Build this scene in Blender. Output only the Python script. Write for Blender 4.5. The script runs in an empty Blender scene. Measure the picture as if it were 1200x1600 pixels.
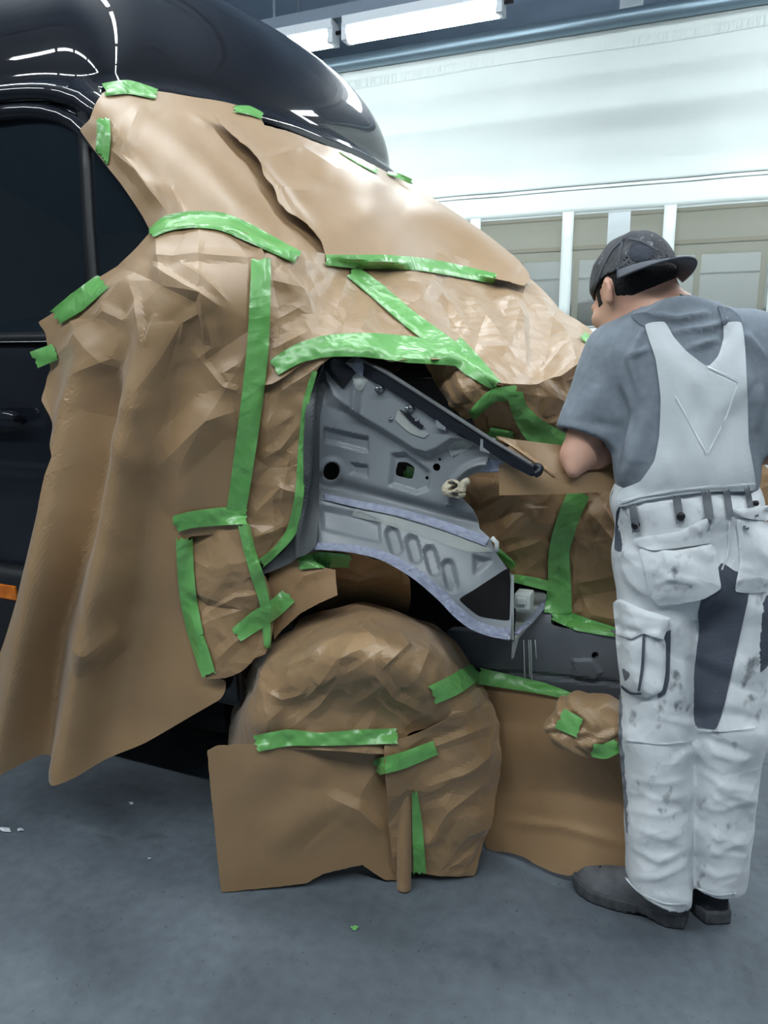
import bpy, math, random
import numpy as np
from mathutils import Vector, Matrix
from mathutils.bvhtree import BVHTree
from mathutils.geometry import delaunay_2d_cdt

scene = bpy.context.scene
COL = scene.collection
# ------------------------------------------------------------------ camera
F_PX = 1200.0
CAM = np.array([0.0, -1.62, 1.35])
YAW, PITCH = math.radians(23.2), math.radians(11.2)
cd = bpy.data.cameras.new('camera'); cam = bpy.data.objects.new('camera', cd); COL.objects.link(cam)
cam.location = CAM; cam.rotation_euler = (math.pi / 2 - PITCH, 0, YAW)
cd.sensor_fit = 'VERTICAL'; cd.sensor_height = 24.0; cd.lens = 24.0 * F_PX / 1600.0
cd.clip_start = 0.05; cd.clip_end = 100
scene.camera = cam
# ------------------------------------------------------------------ world and exposure
w = bpy.data.worlds.new('world'); scene.world = w; w.use_nodes = True
w.node_tree.nodes['Background'].inputs[0].default_value = (0.75, 0.85, 1.0, 1)
w.node_tree.nodes['Background'].inputs[1].default_value = 0.05
scene.view_settings.view_transform = 'Standard'; scene.view_settings.look = 'None'
scene.view_settings.gamma = 1.0; scene.view_settings.use_curve_mapping = False
scene.view_settings.exposure = 0.0
scene.cycles.use_adaptive_sampling = True; scene.cycles.adaptive_threshold = 0.03; scene.cycles.max_bounces = 6; scene.cycles.diffuse_bounces = 3; scene.cycles.glossy_bounces = 3; scene.cycles.transmission_bounces = 4
LAMP_COLOUR = (0.90, 0.965, 0.985)
# rows of twin-tube workshop lamps: (x, y, z, power of the lamp's light)
ROW_BACK_IDX = [-4, -3, -2, -1, 0, 2, 3, 4, 5]      # one lamp is missing right of the long one
ROW_BACK = [(-1.746 + 1.0455 * k, 3.0, 3.28) for k in ROW_BACK_IDX]
P_BACK = 13.0
ROW_FRONT = [(-4.3, -2.5, 4.3), (-2.7, -2.5, 4.3), (-1.1, -2.5, 4.3), (0.5, -2.5, 4.3), (2.1, -2.5, 4.3)]
P_FRONT = 32.0
ROW_MID = [(-3.6, 0.7, 4.3), (-2.0, 0.7, 4.3), (-0.4, 0.7, 4.3), (1.2, 0.7, 4.3), (2.8, 0.7, 4.3)]
P_MID = 19.0
ROW_FAR = [(-3.2, 5.7, 3.3), (-1.2, 5.7, 3.3), (0.8, 5.7, 3.3), (-2.4, 9.0, 3.7), (-0.4, 9.0, 3.7), (1.6, 9.0, 3.7)]  # unseen lamps, added to brighten the bay behind the curtain windows
P_FAR = 8.0

# ------------------------------------------------------------------ survey helpers: photograph pixel -> world point on a known surface
fh = np.array([-math.sin(YAW), math.cos(YAW), 0]); RT = np.array([math.cos(YAW), math.sin(YAW), 0]); UZ = np.array([0, 0, 1.0])
FWD = fh * math.cos(PITCH) - UZ * math.sin(PITCH); UPV = fh * math.sin(PITCH) + UZ * math.cos(PITCH)
def rays(p):
    p = np.asarray(p, float).reshape(-1, 2)
    return FWD[None] + ((p[:, 0] - 600) / F_PX)[:, None] * RT[None] - ((p[:, 1] - 800) / F_PX)[:, None] * UPV[None]
def at_y(p, Y):
    d = rays(p); t = (np.asarray(Y) - CAM[1]) / d[:, 1]
    return CAM[None] + d * t[:, None]
def W(x, y, Y): return at_y([(x, y)], Y)[0]
def floor_at(x, y, z=0.0):
    d = rays([(x, y)])[0]; return CAM + d * ((z - CAM[2]) / d[2])
def hit(f, p, lo=-0.4, hi=2.3, n=260):
    """world Y at which the sight line through p first meets the implicit surface f = 0"""
    p = np.asarray(p, float).reshape(-1, 2); d = rays(p); ys = np.linspace(lo, hi, n)
    res = np.full(len(p), np.nan); prev = None
    for y in ys:
        q = CAM[None] + d * ((y - CAM[1]) / d[:, 1])[:, None]
        v = f(q)
        if prev is not None:
            m = np.isnan(res) & (np.sign(v) != np.sign(prev))
            k = prev[m] / (prev[m] - v[m]); res[m] = (y - (ys[1] - ys[0])) + k * (ys[1] - ys[0])
        prev = v
    return res

# ------------------------------------------------------------------ materials
def mat(name, col, rough=0.5, metal=0.0, spec=0.5, coat=0.0, col2=None, nscale=6.0, bump=0.0, bscale=60.0, emit=0.0, detail=4.0,
        trans=0.0, sheen=0.0, alpha=1.0, crough=0.03, contrast=(0.35, 0.65)):
    m = bpy.data.materials.new(name); m.use_nodes = True; nt = m.node_tree; b = nt.nodes['Principled BSDF']
    b.inputs['Base Color'].default_value = (*col, 1); b.inputs['Roughness'].default_value = rough
    b.inputs['Metallic'].default_value = metal; b.inputs['Specular IOR Level'].default_value = spec
    b.inputs['Coat Weight'].default_value = coat; b.inputs['Coat Roughness'].default_value = crough
    b.inputs['Transmission Weight'].default_value = trans; b.inputs['Sheen Weight'].default_value = sheen; b.inputs['Sheen Roughness'].default_value = 0.4
    b.inputs['Alpha'].default_value = alpha
    if emit > 0:
        b.inputs['Emission Color'].default_value = (*LAMP_COLOUR, 1); b.inputs['Emission Strength'].default_value = emit
    tc = nt.nodes.new('ShaderNodeTexCoord')
    if col2 is not None:
        n = nt.nodes.new('ShaderNodeTexNoise'); n.inputs['Scale'].default_value = nscale; n.inputs['Detail'].default_value = detail
        nt.links.new(tc.outputs['Object'], n.inputs['Vector'])
        r = nt.nodes.new('ShaderNodeValToRGB'); r.color_ramp.elements[0].position = contrast[0]; r.color_ramp.elements[1].position = contrast[1]
        r.color_ramp.elements[0].color = (*col, 1); r.color_ramp.elements[1].color = (*col2, 1)
        nt.links.new(n.outputs['Fac'], r.inputs['Fac']); nt.links.new(r.outputs['Color'], b.inputs['Base Color'])
    if bump > 0:
        n2 = nt.nodes.new('ShaderNodeTexNoise'); n2.inputs['Scale'].default_value = bscale; n2.inputs['Detail'].default_value = 3
        nt.links.new(tc.outputs['Object'], n2.inputs['Vector'])
        bp = nt.nodes.new('ShaderNodeBump'); bp.inputs['Strength'].default_value = bump; bp.inputs['Distance'].default_value = 0.01
        nt.links.new(n2.outputs['Fac'], bp.inputs['Height']); nt.links.new(bp.outputs['Normal'], b.inputs['Normal'])
    return m
def lin(r, g, b):
    f = lambda c: ((c / 255 + 0.055) / 1.055) ** 2.4 if c > 10 else c / 255 / 12.92
    return (f(r), f(g), f(b))
M = {}
M['kraft'] = mat('kraft_paper', lin(154, 123, 86), 0.48, spec=0.7, coat=0.3, crough=0.40, sheen=0.28, col2=lin(160, 129, 93), nscale=9, bump=0.05, bscale=180)
M['kraft2'] = mat('kraft_paper_dark', lin(156, 124, 88), 0.5, spec=0.5, coat=0.2, crough=0.42, col2=lin(162, 130, 95), nscale=9, bump=0.05, bscale=180)
M['tape'] = mat('green_masking_tape', lin(98, 166, 84), 0.33, spec=0.8, col2=lin(114, 178, 100), nscale=16, bump=0.25, bscale=70)
M['black_paint'] = mat('black_car_paint', (0.006, 0.008, 0.014), 0.5, spec=0.1, coat=1.0)
M['black_satin'] = mat('black_satin', (0.012, 0.013, 0.016), 0.45, spec=0.4)
M['black_matte'] = mat('black_underbody', (0.006, 0.006, 0.007), 0.85, spec=0.2)
M['rubber'] = mat('tyre_rubber', (0.012, 0.012, 0.012), 0.8, spec=0.2)
M['glass_dark'] = mat('tinted_side_glass', (0.010, 0.015, 0.020), 0.03, spec=0.6)
M['primer'] = mat('grey_primer', lin(138, 143, 148), 0.36, spec=0.5, col2=lin(130, 136, 141), nscale=5, bump=0.03, bscale=120)
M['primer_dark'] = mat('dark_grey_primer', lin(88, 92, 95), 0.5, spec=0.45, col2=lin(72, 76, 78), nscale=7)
M['primer_mid'] = mat('mid_grey_primer', lin(108, 113, 120), 0.45, spec=0.45, col2=lin(92, 97, 103), nscale=6)
M['filler'] = mat('pale_filler_primer', lin(165, 170, 166), 0.5, spec=0.4, col2=lin(150, 157, 158), nscale=12)
M['sealant'] = mat('lilac_seam_sealer', lin(140, 146, 168), 0.5, spec=0.4, col2=lin(158, 164, 184), nscale=60, bump=0.5, bscale=90)
M['rail_black'] = mat('blue_black_rail', (0.008, 0.010, 0.018), 0.4, spec=0.45)
M['steel'] = mat('zinc_steel', lin(150, 155, 160), 0.35, metal=0.9)
M['cream'] = mat('cream_foam', lin(206, 196, 172), 0.8, bump=0.4, bscale=150)
M['white_plastic'] = mat('white_metal', lin(205, 212, 210), 0.5)
M['orange'] = mat('orange_lens', lin(214, 120, 28), 0.2, spec=0.6, col2=lin(190, 95, 20), nscale=40)
M['curtain'] = mat('white_tarpaulin', lin(204, 212, 210), 0.5, spec=0.25, col2=lin(197, 206, 204), nscale=1.5, bump=0.04, bscale=6)
M['weld'] = mat('welded_white_band', lin(206, 216, 214), 0.4, spec=0.4)
M['seam'] = mat('grey_seam', lin(170, 178, 178), 0.6)
M['galv'] = mat('galvanised_pipe', lin(120, 140, 152), 0.4, metal=0.7)
M['ceiling'] = mat('dark_ceiling', lin(136, 158, 184), 0.8, col2=lin(126, 146, 172), nscale=1.2)
M['beam'] = mat('grey_roof_steel', lin(98, 112, 128), 0.6)
M['wall'] = mat('workshop_wall', lin(150, 156, 158), 0.8, col2=lin(140, 146, 148), nscale=1.0)
M['beige'] = mat('beige_tarpaulin', lin(156, 156, 142), 0.6, col2=lin(150, 150, 136), nscale=2)
M['beige2'] = mat('beige_dark_band', lin(140, 134, 115), 0.6)
M['farwall'] = mat('pale_panel_wall', lin(188, 198, 206), 0.7)
M['fardark'] = mat('bluegrey_car', lin(110, 124, 140), 0.4)
M['lampbody'] = mat('lamp_housing', lin(190, 198, 205), 0.5)
M['tube'] = mat('lit_tube', (1, 1, 1), 0.5, emit=34.0)
M['shirt'] = mat('grey_cotton', lin(121, 130, 140), 0.9, spec=0.15, col2=lin(129, 138, 148), nscale=60, bump=0.12, bscale=240, sheen=0.1)
M['shirt_dark'] = mat('grey_strap', lin(108, 116, 126), 0.9, spec=0.15, bump=0.15, bscale=300)
M['white_cloth'] = mat('white_canvas', lin(234, 238, 241), 0.9, spec=0.15, col2=lin(224, 229, 233), nscale=20, bump=0.05, bscale=220)
M['white_clean'] = mat('clean_white_canvas', lin(206, 212, 216), 0.9, spec=0.15, col2=lin(200, 207, 211), nscale=9, bump=0.05, bscale=220)
M['grey_cloth'] = mat('slate_canvas', lin(84, 90, 102), 0.9, spec=0.15, bump=0.15, bscale=200)
M['loop'] = mat('grey_loop', lin(122, 126, 132), 0.9, spec=0.15, bump=0.2, bscale=300)
M['skin'] = mat('skin', lin(214, 170, 148), 0.5, spec=0.35, col2=lin(204, 156, 136), nscale=14)
M['hair'] = mat('dark_hair', (0.008, 0.008, 0.010), 0.7, spec=0.3, bump=0.5, bscale=160)
M['cap'] = mat('washed_grey_denim', lin(92, 94, 98), 0.9, spec=0.15, col2=lin(74, 76, 80), nscale=30, bump=0.2, bscale=200)
M['cap_patch'] = mat('navy_patch', lin(52, 58, 70), 0.8, bump=0.2, bscale=120)
M['brim_edge'] = mat('brim_fabric', lin(84, 88, 96), 0.85)
M['shoe'] = mat('worn_grey_leather', lin(108, 110, 114), 0.75, spec=0.3, col2=lin(86, 89, 94), nscale=18, bump=0.3, bscale=70)
M['shoe_dark'] = mat('dark_shoe', lin(56, 59, 64), 0.75, spec=0.3, col2=lin(44, 46, 50), nscale=18, bump=0.3, bscale=70)
M['sole'] = mat('shoe_sole', lin(80, 83, 88), 0.8, col2=lin(62, 65, 70), nscale=40, bump=0.3, bscale=60)
M['button'] = mat('black_button', (0.01, 0.01, 0.012), 0.35)
M['litter'] = mat('white_scrap', lin(215, 222, 228), 0.8)

def spatter(m, spot, scale=26.0, thr=0.30, scale2=9.0, amt=0.75):
    """paint spots and smudges with a shape of their own, over the base colour"""
    nt = m.node_tree; b = nt.nodes['Principled BSDF']; src = b.inputs['Base Color'].links[0].from_socket
    tc = nt.nodes.new('ShaderNodeTexCoord')
    mp = nt.nodes.new('ShaderNodeMapping'); mp.inputs['Scale'].default_value = (1, 1, 0.7); nt.links.new(tc.outputs['Object'], mp.inputs['Vector'])
    n1 = nt.nodes.new('ShaderNodeTexNoise'); n1.inputs['Scale'].default_value = scale; n1.inputs['Detail'].default_value = 3
    n2 = nt.nodes.new('ShaderNodeTexNoise'); n2.inputs['Scale'].default_value = scale2; n2.inputs['Detail'].default_value = 2
    nt.links.new(mp.outputs[0], n1.inputs['Vector']); nt.links.new(mp.outputs[0], n2.inputs['Vector'])
    r1 = nt.nodes.new('ShaderNodeMapRange'); r1.inputs[1].default_value = 0.59; r1.inputs[2].default_value = 0.70
    nt.links.new(n1.outputs['Fac'], r1.inputs[0])
    r2 = nt.nodes.new('ShaderNodeMapRange'); r2.inputs[1].default_value = 0.40; r2.inputs[2].default_value = 0.58
    nt.links.new(n2.outputs['Fac'], r2.inputs[0])
    mu = nt.nodes.new('ShaderNodeMath'); mu.operation = 'MULTIPLY'; nt.links.new(r1.outputs[0], mu.inputs[0]); nt.links.new(r2.outputs[0], mu.inputs[1])
    mu2 = nt.nodes.new('ShaderNodeMath'); mu2.operation = 'MULTIPLY'; mu2.inputs[1].default_value = amt; nt.links.new(mu.outputs[0], mu2.inputs[0])
    mx = nt.nodes.new('ShaderNodeMix'); mx.data_type = 'RGBA'; nt.links.new(mu2.outputs[0], mx.inputs['Factor'])
    nt.links.new(src, mx.inputs['A']); mx.inputs['B'].default_value = (*spot, 1)
    nt.links.new(mx.outputs['Result'], b.inputs['Base Color'])
spatter(M['white_cloth'], lin(96, 100, 108), amt=0.8)
spatter(M['cap'], lin(190, 195, 200), scale=75, scale2=14, amt=0.7)

def creased(src, name, scale=15.0, strength=0.5, dist=0.012):
    """copy of a paper material with fine sharp creases as relief"""
    m = M[src].copy(); m.name = name; nt = m.node_tree; b = nt.nodes['Principled BSDF']; tc = nt.nodes.new('ShaderNodeTexCoord')
    nz = nt.nodes.new('ShaderNodeTexNoise'); nz.inputs['Scale'].default_value = 5; nt.links.new(tc.outputs['Object'], nz.inputs['Vector'])
    mx = nt.nodes.new('ShaderNodeVectorMath'); mx.operation = 'MULTIPLY_ADD'; mx.inputs[1].default_value = (0.16, 0.16, 0.16)
    nt.links.new(nz.outputs['Color'], mx.inputs[0]); nt.links.new(tc.outputs['Object'], mx.inputs[2]); prev = None
    for s, k in ((scale, strength), (scale * 2.7, strength * 0.45)):
        v = nt.nodes.new('ShaderNodeTexVoronoi'); v.inputs['Scale'].default_value = s; nt.links.new(mx.outputs[0], v.inputs['Vector'])
        bp = nt.nodes.new('ShaderNodeBump'); bp.inputs['Strength'].default_value = k; bp.inputs['Distance'].default_value = dist * 15.0 / s
        nt.links.new(v.outputs['Distance'], bp.inputs['Height'])
        if prev is not None: nt.links.new(prev, bp.inputs['Normal'])
        prev = bp.outputs['Normal']
    nt.links.new(prev, b.inputs['Normal']); nt.links.new(prev, b.inputs['Coat Normal']); return m
M['kraft_crease'] = creased('kraft', 'creased_kraft_paper'); M['kraft2_crease'] = creased('kraft2', 'creased_kraft_paper_dark')
M['white_cloth'] = creased('white_cloth', 'creased_white_canvas', 13.0, 0.32, 0.014); M['shirt'] = creased('shirt', 'creased_grey_cotton', 9.0, 0.22, 0.014)
M['tape'] = creased('tape', 'creased_green_tape', 34.0, 0.45, 0.012)

def floor_material():
    m = mat('painted_concrete', lin(92, 101, 110), 0.5, spec=0.35, bump=0.04, bscale=35)
    nt = m.node_tree; b = nt.nodes['Principled BSDF']; tc = nt.nodes.new('ShaderNodeTexCoord')
    def noise(s, d, dist=0.0):
        n = nt.nodes.new('ShaderNodeTexNoise'); n.inputs['Scale'].default_value = s; n.inputs['Detail'].default_value = d
        n.inputs['Distortion'].default_value = dist; nt.links.new(tc.outputs['Object'], n.inputs['Vector']); return n.outputs['Fac']
    def ramp(fac, a, bb, ca, cb):
        r = nt.nodes.new('ShaderNodeValToRGB'); r.color_ramp.elements[0].position = a; r.color_ramp.elements[1].position = bb
        r.color_ramp.elements[0].color = (*ca, 1); r.color_ramp.elements[1].color = (*cb, 1); nt.links.new(fac, r.inputs['Fac']); return r.outputs['Color']
    def mix(kind, a, c, f):
        x = nt.nodes.new('ShaderNodeMix'); x.data_type = 'RGBA'; x.blend_type = kind; x.inputs['Factor'].default_value = f
        nt.links.new(a, x.inputs['A']); nt.links.new(c, x.inputs['B']); return x.outputs['Result']
    base = ramp(noise(2.2, 8, 0.6), 0.35, 0.68, lin(89, 97, 104), lin(110, 119, 127))
    fine = ramp(noise(28, 6), 0.3, 0.72, (0.72, 0.73, 0.74), (1.0, 1.0, 1.0))
    dark = ramp(noise(5.5, 7, 1.2), 0.26, 0.40, (0.45, 0.46, 0.48), (1, 1, 1))
    speck = ramp(noise(90, 3), 0.27, 0.33, (0.35, 0.36, 0.38), (1, 1, 1))
    c = mix('MULTIPLY', base, fine, 0.8); c = mix('MULTIPLY', c, dark, 0.55); c = mix('MULTIPLY', c, speck, 0.8)
    nt.links.new(c, b.inputs['Base Color'])
    rr = nt.nodes.new('ShaderNodeMapRange'); rr.inputs[3].default_value = 0.55; rr.inputs[4].default_value = 0.85
    nt.links.new(noise(3.0, 5), rr.inputs[0]); nt.links.new(rr.outputs[0], b.inputs['Roughness'])
    return m
M['floor'] = floor_material()

# clear sheet of the curtain windows: see-through film with a faint tint and gloss
def film():
    m = bpy.data.materials.new('clear_pvc_film'); m.use_nodes = True; nt = m.node_tree; nt.nodes.clear()
    o = nt.nodes.new('ShaderNodeOutputMaterial'); t = nt.nodes.new('ShaderNodeBsdfTransparent'); t.inputs[0].default_value = (0.93, 0.93, 0.9, 1)
    g = nt.nodes.new('ShaderNodeBsdfGlossy'); g.inputs['Roughness'].default_value = 0.12
    d = nt.nodes.new('ShaderNodeBsdfDiffuse'); d.inputs[0].default_value = (0.75, 0.78, 0.75, 1)
    a = nt.nodes.new('ShaderNodeMixShader'); a.inputs[0].default_value = 0.05; nt.links.new(t.outputs[0], a.inputs[1]); nt.links.new(g.outputs[0], a.inputs[2])
    c = nt.nodes.new('ShaderNodeMixShader'); c.inputs[0].default_value = 0.10; nt.links.new(a.outputs[0], c.inputs[1]); nt.links.new(d.outputs[0], c.inputs[2])
    nt.links.new(c.outputs[0], o.inputs[0]); return m
M['film'] = film()

# ------------------------------------------------------------------ objects
def link(name, me, material=None, parent=None, smooth=False):
    o = bpy.data.objects.new(name, me); COL.objects.link(o)
    if material is not None: me.materials.append(material)
    if smooth: me.polygons.foreach_set('use_smooth', [True] * len(me.polygons))
    if parent is not None:
        o.parent = parent; o.matrix_parent_inverse = wm(parent).inverted()
    return o
def wm(o):
    if o.parent is None: return Matrix.Translation(o.location)
    return wm(o.parent) @ o.matrix_parent_inverse @ Matrix.Translation(o.location)
def mesh(name, verts, faces, material=None, parent=None, smooth=False):
    me = bpy.data.meshes.new(name); me.from_pydata([tuple(map(float, v)) for v in verts], [], [tuple(map(int, f)) for f in faces]); me.update()
    return link(name, me, material, parent, smooth)
def tag(o, label=None, cat=None, group=None, kind=None):
    if label: o['label'] = label
    if cat: o['category'] = cat
    if group: o['group'] = group
    if kind: o['kind'] = kind
    return o
def empty(name, loc):
    o = bpy.data.objects.new(name, None); COL.objects.link(o); o.location = tuple(map(float, loc)); o.empty_display_size = 0.1
    return o
def rebase(o):
    """put a one-mesh thing's origin at its base"""
    me = o.data; n = len(me.vertices); a = np.zeros(n * 3); me.vertices.foreach_get('co', a); a = a.reshape(-1, 3)
    c = np.array([(a[:, 0].min() + a[:, 0].max()) / 2, (a[:, 1].min() + a[:, 1].max()) / 2, a[:, 2].min()])
    me.vertices.foreach_set('co', (a - c).ravel()); o.location = c; me.update(); return o
def solid(o, t, off=-1.0):
    m = o.modifiers.new('thickness', 'SOLIDIFY'); m.thickness = t; m.offset = off; return o
def bevel(o, wd=0.004, seg=2):
    m = o.modifiers.new('bevel', 'BEVEL'); m.width = wd; m.segments = seg; m.limit_method = 'ANGLE'; return o

class MB:
    def __init__(s): s.v = []; s.f = []
    def add(s, v, f):
        n = len(s.v); s.v += [tuple(map(float, q)) for q in v]; s.f += [tuple(i + n for i in q) for q in f]
    def box(s, lo, hi):
        x0, y0, z0 = lo; x1, y1, z1 = hi
        s.add([(x0, y0, z0), (x1, y0, z0), (x1, y1, z0), (x0, y1, z0), (x0, y0, z1), (x1, y0, z1), (x1, y1, z1), (x0, y1, z1)],
              [(3, 2, 1, 0), (4, 5, 6, 7), (0, 1, 5, 4), (1, 2, 6, 5), (2, 3, 7, 6), (3, 0, 4, 7)])
    def hexa(s, a):   # eight corners: four of one end, four of the other
        s.add(a, [(3, 2, 1, 0), (4, 5, 6, 7), (0, 1, 5, 4), (1, 2, 6, 5), (2, 3, 7, 6), (3, 0, 4, 7)])
    def tube(s, pts, r, n=10, caps=True):
        pts = [np.array(p, float) for p in pts]; rs = r if hasattr(r, '__len__') else [r] * len(pts); v = []; f = []
        for i, p in enumerate(pts):
            t = pts[min(i + 1, len(pts) - 1)] - pts[max(i - 1, 0)]; t /= np.linalg.norm(t)
            a = np.cross(t, (0, 0, 1.0)); 
            if np.linalg.norm(a) < 1e-3: a = np.cross(t, (1.0, 0, 0))
            a /= np.linalg.norm(a); b = np.cross(t, a)
            for k in range(n):
                q = 2 * math.pi * k / n; v.append(p + rs[i] * (math.cos(q) * a + math.sin(q) * b))
        for i in range(len(pts) - 1):
            for k in range(n):
                f.append((i * n + k, i * n + (k + 1) % n, (i + 1) * n + (k + 1) % n, (i + 1) * n + k))
        if caps: f.append(tuple(range(n))[::-1]); f.append(tuple((len(pts) - 1) * n + k for k in range(n)))
        s.add(v, f)
    def grid(s, P):   # P: (n, m, 3)
        P = np.asarray(P); n, m = P.shape[:2]
        s.add(P.reshape(-1, 3), [(i * m + j, i * m + j + 1, (i + 1) * m + j + 1, (i + 1) * m + j) for i in range(n - 1) for j in range(m - 1)])
    def build(s, name, material, parent=None, smooth=False): return mesh(name, s.v, s.f, material, parent, smooth)

# ------------------------------------------------------------------ sheets: paper and pressed metal
def tps(anchors):
    a = np.array(anchors, float); p = a[:, :2] / 100; v = a[:, 2]; n = len(p)
    def U(r2): return np.where(r2 > 1e-12, 0.5 * r2 * np.log(np.maximum(r2, 1e-12)), 0)
    K = U(((p[:, None] - p[None]) ** 2).sum(2)) + np.eye(n) * 1e-4
    P = np.c_[np.ones(n), p]; A = np.zeros((n + 3, n + 3)); A[:n, :n] = K; A[:n, n:] = P; A[n:, :n] = P.T
    s = np.linalg.solve(A, np.r_[v, 0, 0, 0])
    def f(q):
        q = np.asarray(q, float) / 100
        return U(((q[:, None] - p[None]) ** 2).sum(2)) @ s[:n] + s[n] + q @ s[n + 1:]
    return f
def inside(p, poly):
    x, y = p[:, 0], p[:, 1]; r = np.zeros(len(p), bool); n = len(poly)
    for i in range(n):
        x0, y0 = poly[i]; x1, y1 = poly[(i + 1) % n]
        if y0 == y1: continue
        c = ((y0 > y) != (y1 > y)); xs = x0 + (y - y0) * (x1 - x0) / (y1 - y0); r ^= c & (x < xs)
    return r
def seg_d(p, a, b):
    a = np.array(a, float); b = np.array(b, float); ab = b - a; L2 = max((ab ** 2).sum(), 1e-9)
    t = ((p - a) @ ab) / L2; tc = np.clip(t, 0, 1); q = a + tc[:, None] * ab
    d = np.hypot(*(p - q).T); side = np.sign(ab[0] * (p[:, 1] - a[1]) - ab[1] * (p[:, 0] - a[0]))
    return d, t, side
def poly_d(p, poly):
    d = np.full(len(p), 1e9)
    for i in range(len(poly)): d = np.minimum(d, seg_d(p, poly[i], poly[(i + 1) % len(poly)])[0])
    return np.where(inside(p, poly), -d, d)
def smooth_outline(o, step, rnd=None, jag=0.0, curve=True):
    o = [np.array(q[:2], float) for q in o]; n = len(o); out = []
    for i in range(n):
        p0, p1, p2, p3 = o[i - 1], o[i], o[(i + 1) % n], o[(i + 2) % n]
        k = max(1, int(np.hypot(*(p2 - p1)) / step))
        for j in range(k):
            t = j / k
            if curve:
                m1 = (p2 - p0) * 0.25; m2 = (p3 - p1) * 0.25
                L = np.hypot(*(p2 - p1))
                for mm in (m1, m2):
                    l = np.hypot(*mm); mm *= min(1, 0.5 * L / max(l, 1e-6))
                q = (2 * t**3 - 3 * t**2 + 1) * p1 + (t**3 - 2 * t**2 + t) * m1 + (-2 * t**3 + 3 * t**2) * p2 + (t**3 - t**2) * m2
            else: q = p1 + (p2 - p1) * t
            if jag and rnd is not None: q = q + np.array([rnd.uniform(-jag, jag), rnd.uniform(-jag, jag)])
            out.append(q)
    return np.array(out)
def facets(p, cell, amp, seed, stretch=(1.0, 1.0), ang=0.0, want_lines=False):
    """crumpled-paper relief: flat facets between random creases"""
    rnd = random.Random(seed); ca, sa = math.cos(ang), math.sin(ang)
    q = np.c_[(p[:, 0] * ca + p[:, 1] * sa) / stretch[0], (-p[:, 0] * sa + p[:, 1] * ca) / stretch[1]] / cell
    lo = np.floor(q.min(0)) - 2; hi = np.ceil(q.max(0)) + 2; pts = []
    for i in range(int(lo[0]), int(hi[0])):
        for j in range(int(lo[1]), int(hi[1])):
            pts.append(Vector((i + rnd.uniform(0, 1), j + rnd.uniform(0, 1))))
    v, e, f, *_ = delaunay_2d_cdt(pts, [], [], 0, 1e-5)
    if want_lines:
        L = set()
        for t in f:
            for i in range(3): L.add((min(t[i], t[i - 1]), max(t[i], t[i - 1])))
        U = np.array([(a.x * cell * stretch[0], a.y * cell * stretch[1]) for a in v]); U = np.c_[U[:, 0] * ca - U[:, 1] * sa, U[:, 0] * sa + U[:, 1] * ca]
        return [(U[a], U[b]) for a, b in sorted(L)]
    bv = BVHTree.FromPolygons([(a.x, a.y, rnd.uniform(-1, 1)) for a in v], [tuple(t) for t in f])
    r = np.zeros(len(p)); dn = Vector((0, 0, -1))
    for i in range(len(q)):
        h = bv.ray_cast(Vector((q[i, 0], q[i, 1], 10)), dn)
        if h[0] is not None: r[i] = h[0].z
    return r * amp
def folds_d(p, folds, lim=0.00058):
    """folds: (points, width px, height m, profile); profile 't' tent crest, 's' soft roll, 'k' one-sided kink, 'K' the other side"""
    r = np.zeros(len(p))
    for pts, wd, amp, prof in folds:
        if prof != 's' and lim: amp = math.copysign(min(abs(amp), wd * lim), amp)
        best = np.full(len(p), 1e9); tt = np.zeros(len(p)); ss = np.zeros(len(p)); n = len(pts) - 1
        for i in range(n):
            d, t, s = seg_d(p, pts[i], pts[i + 1]); m = d < best
            best[m] = d[m]; tt[m] = (np.clip(t[m], 0, 1) + i) / n; ss[m] = s[m]
        taper = np.clip(np.sin(np.pi * np.clip(tt, 0.02, 0.98)), 0, 1) ** 0.6
        if prof == 't': h = np.clip(1 - best / wd, 0, 1)
        elif prof == 's': h = np.exp(-(best / wd) ** 2)
        else:
            sg = 1 if prof == 'k' else -1
            h = np.where(ss * sg > 0, np.clip(1 - best / (wd * 1.25), 0, 1) ** 1.2, np.clip(1 - best / (wd * 0.5), 0, 1))
        r += h * taper * amp
    return r
def vnormals(P, T):
    n = np.cross(P[T[:, 1]] - P[T[:, 0]], P[T[:, 2]] - P[T[:, 0]]); N = np.zeros_like(P)
    for k in range(3): np.add.at(N, T[:, k], n)
    return N / np.maximum(np.linalg.norm(N, axis=1), 1e-12)[:, None]
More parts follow.
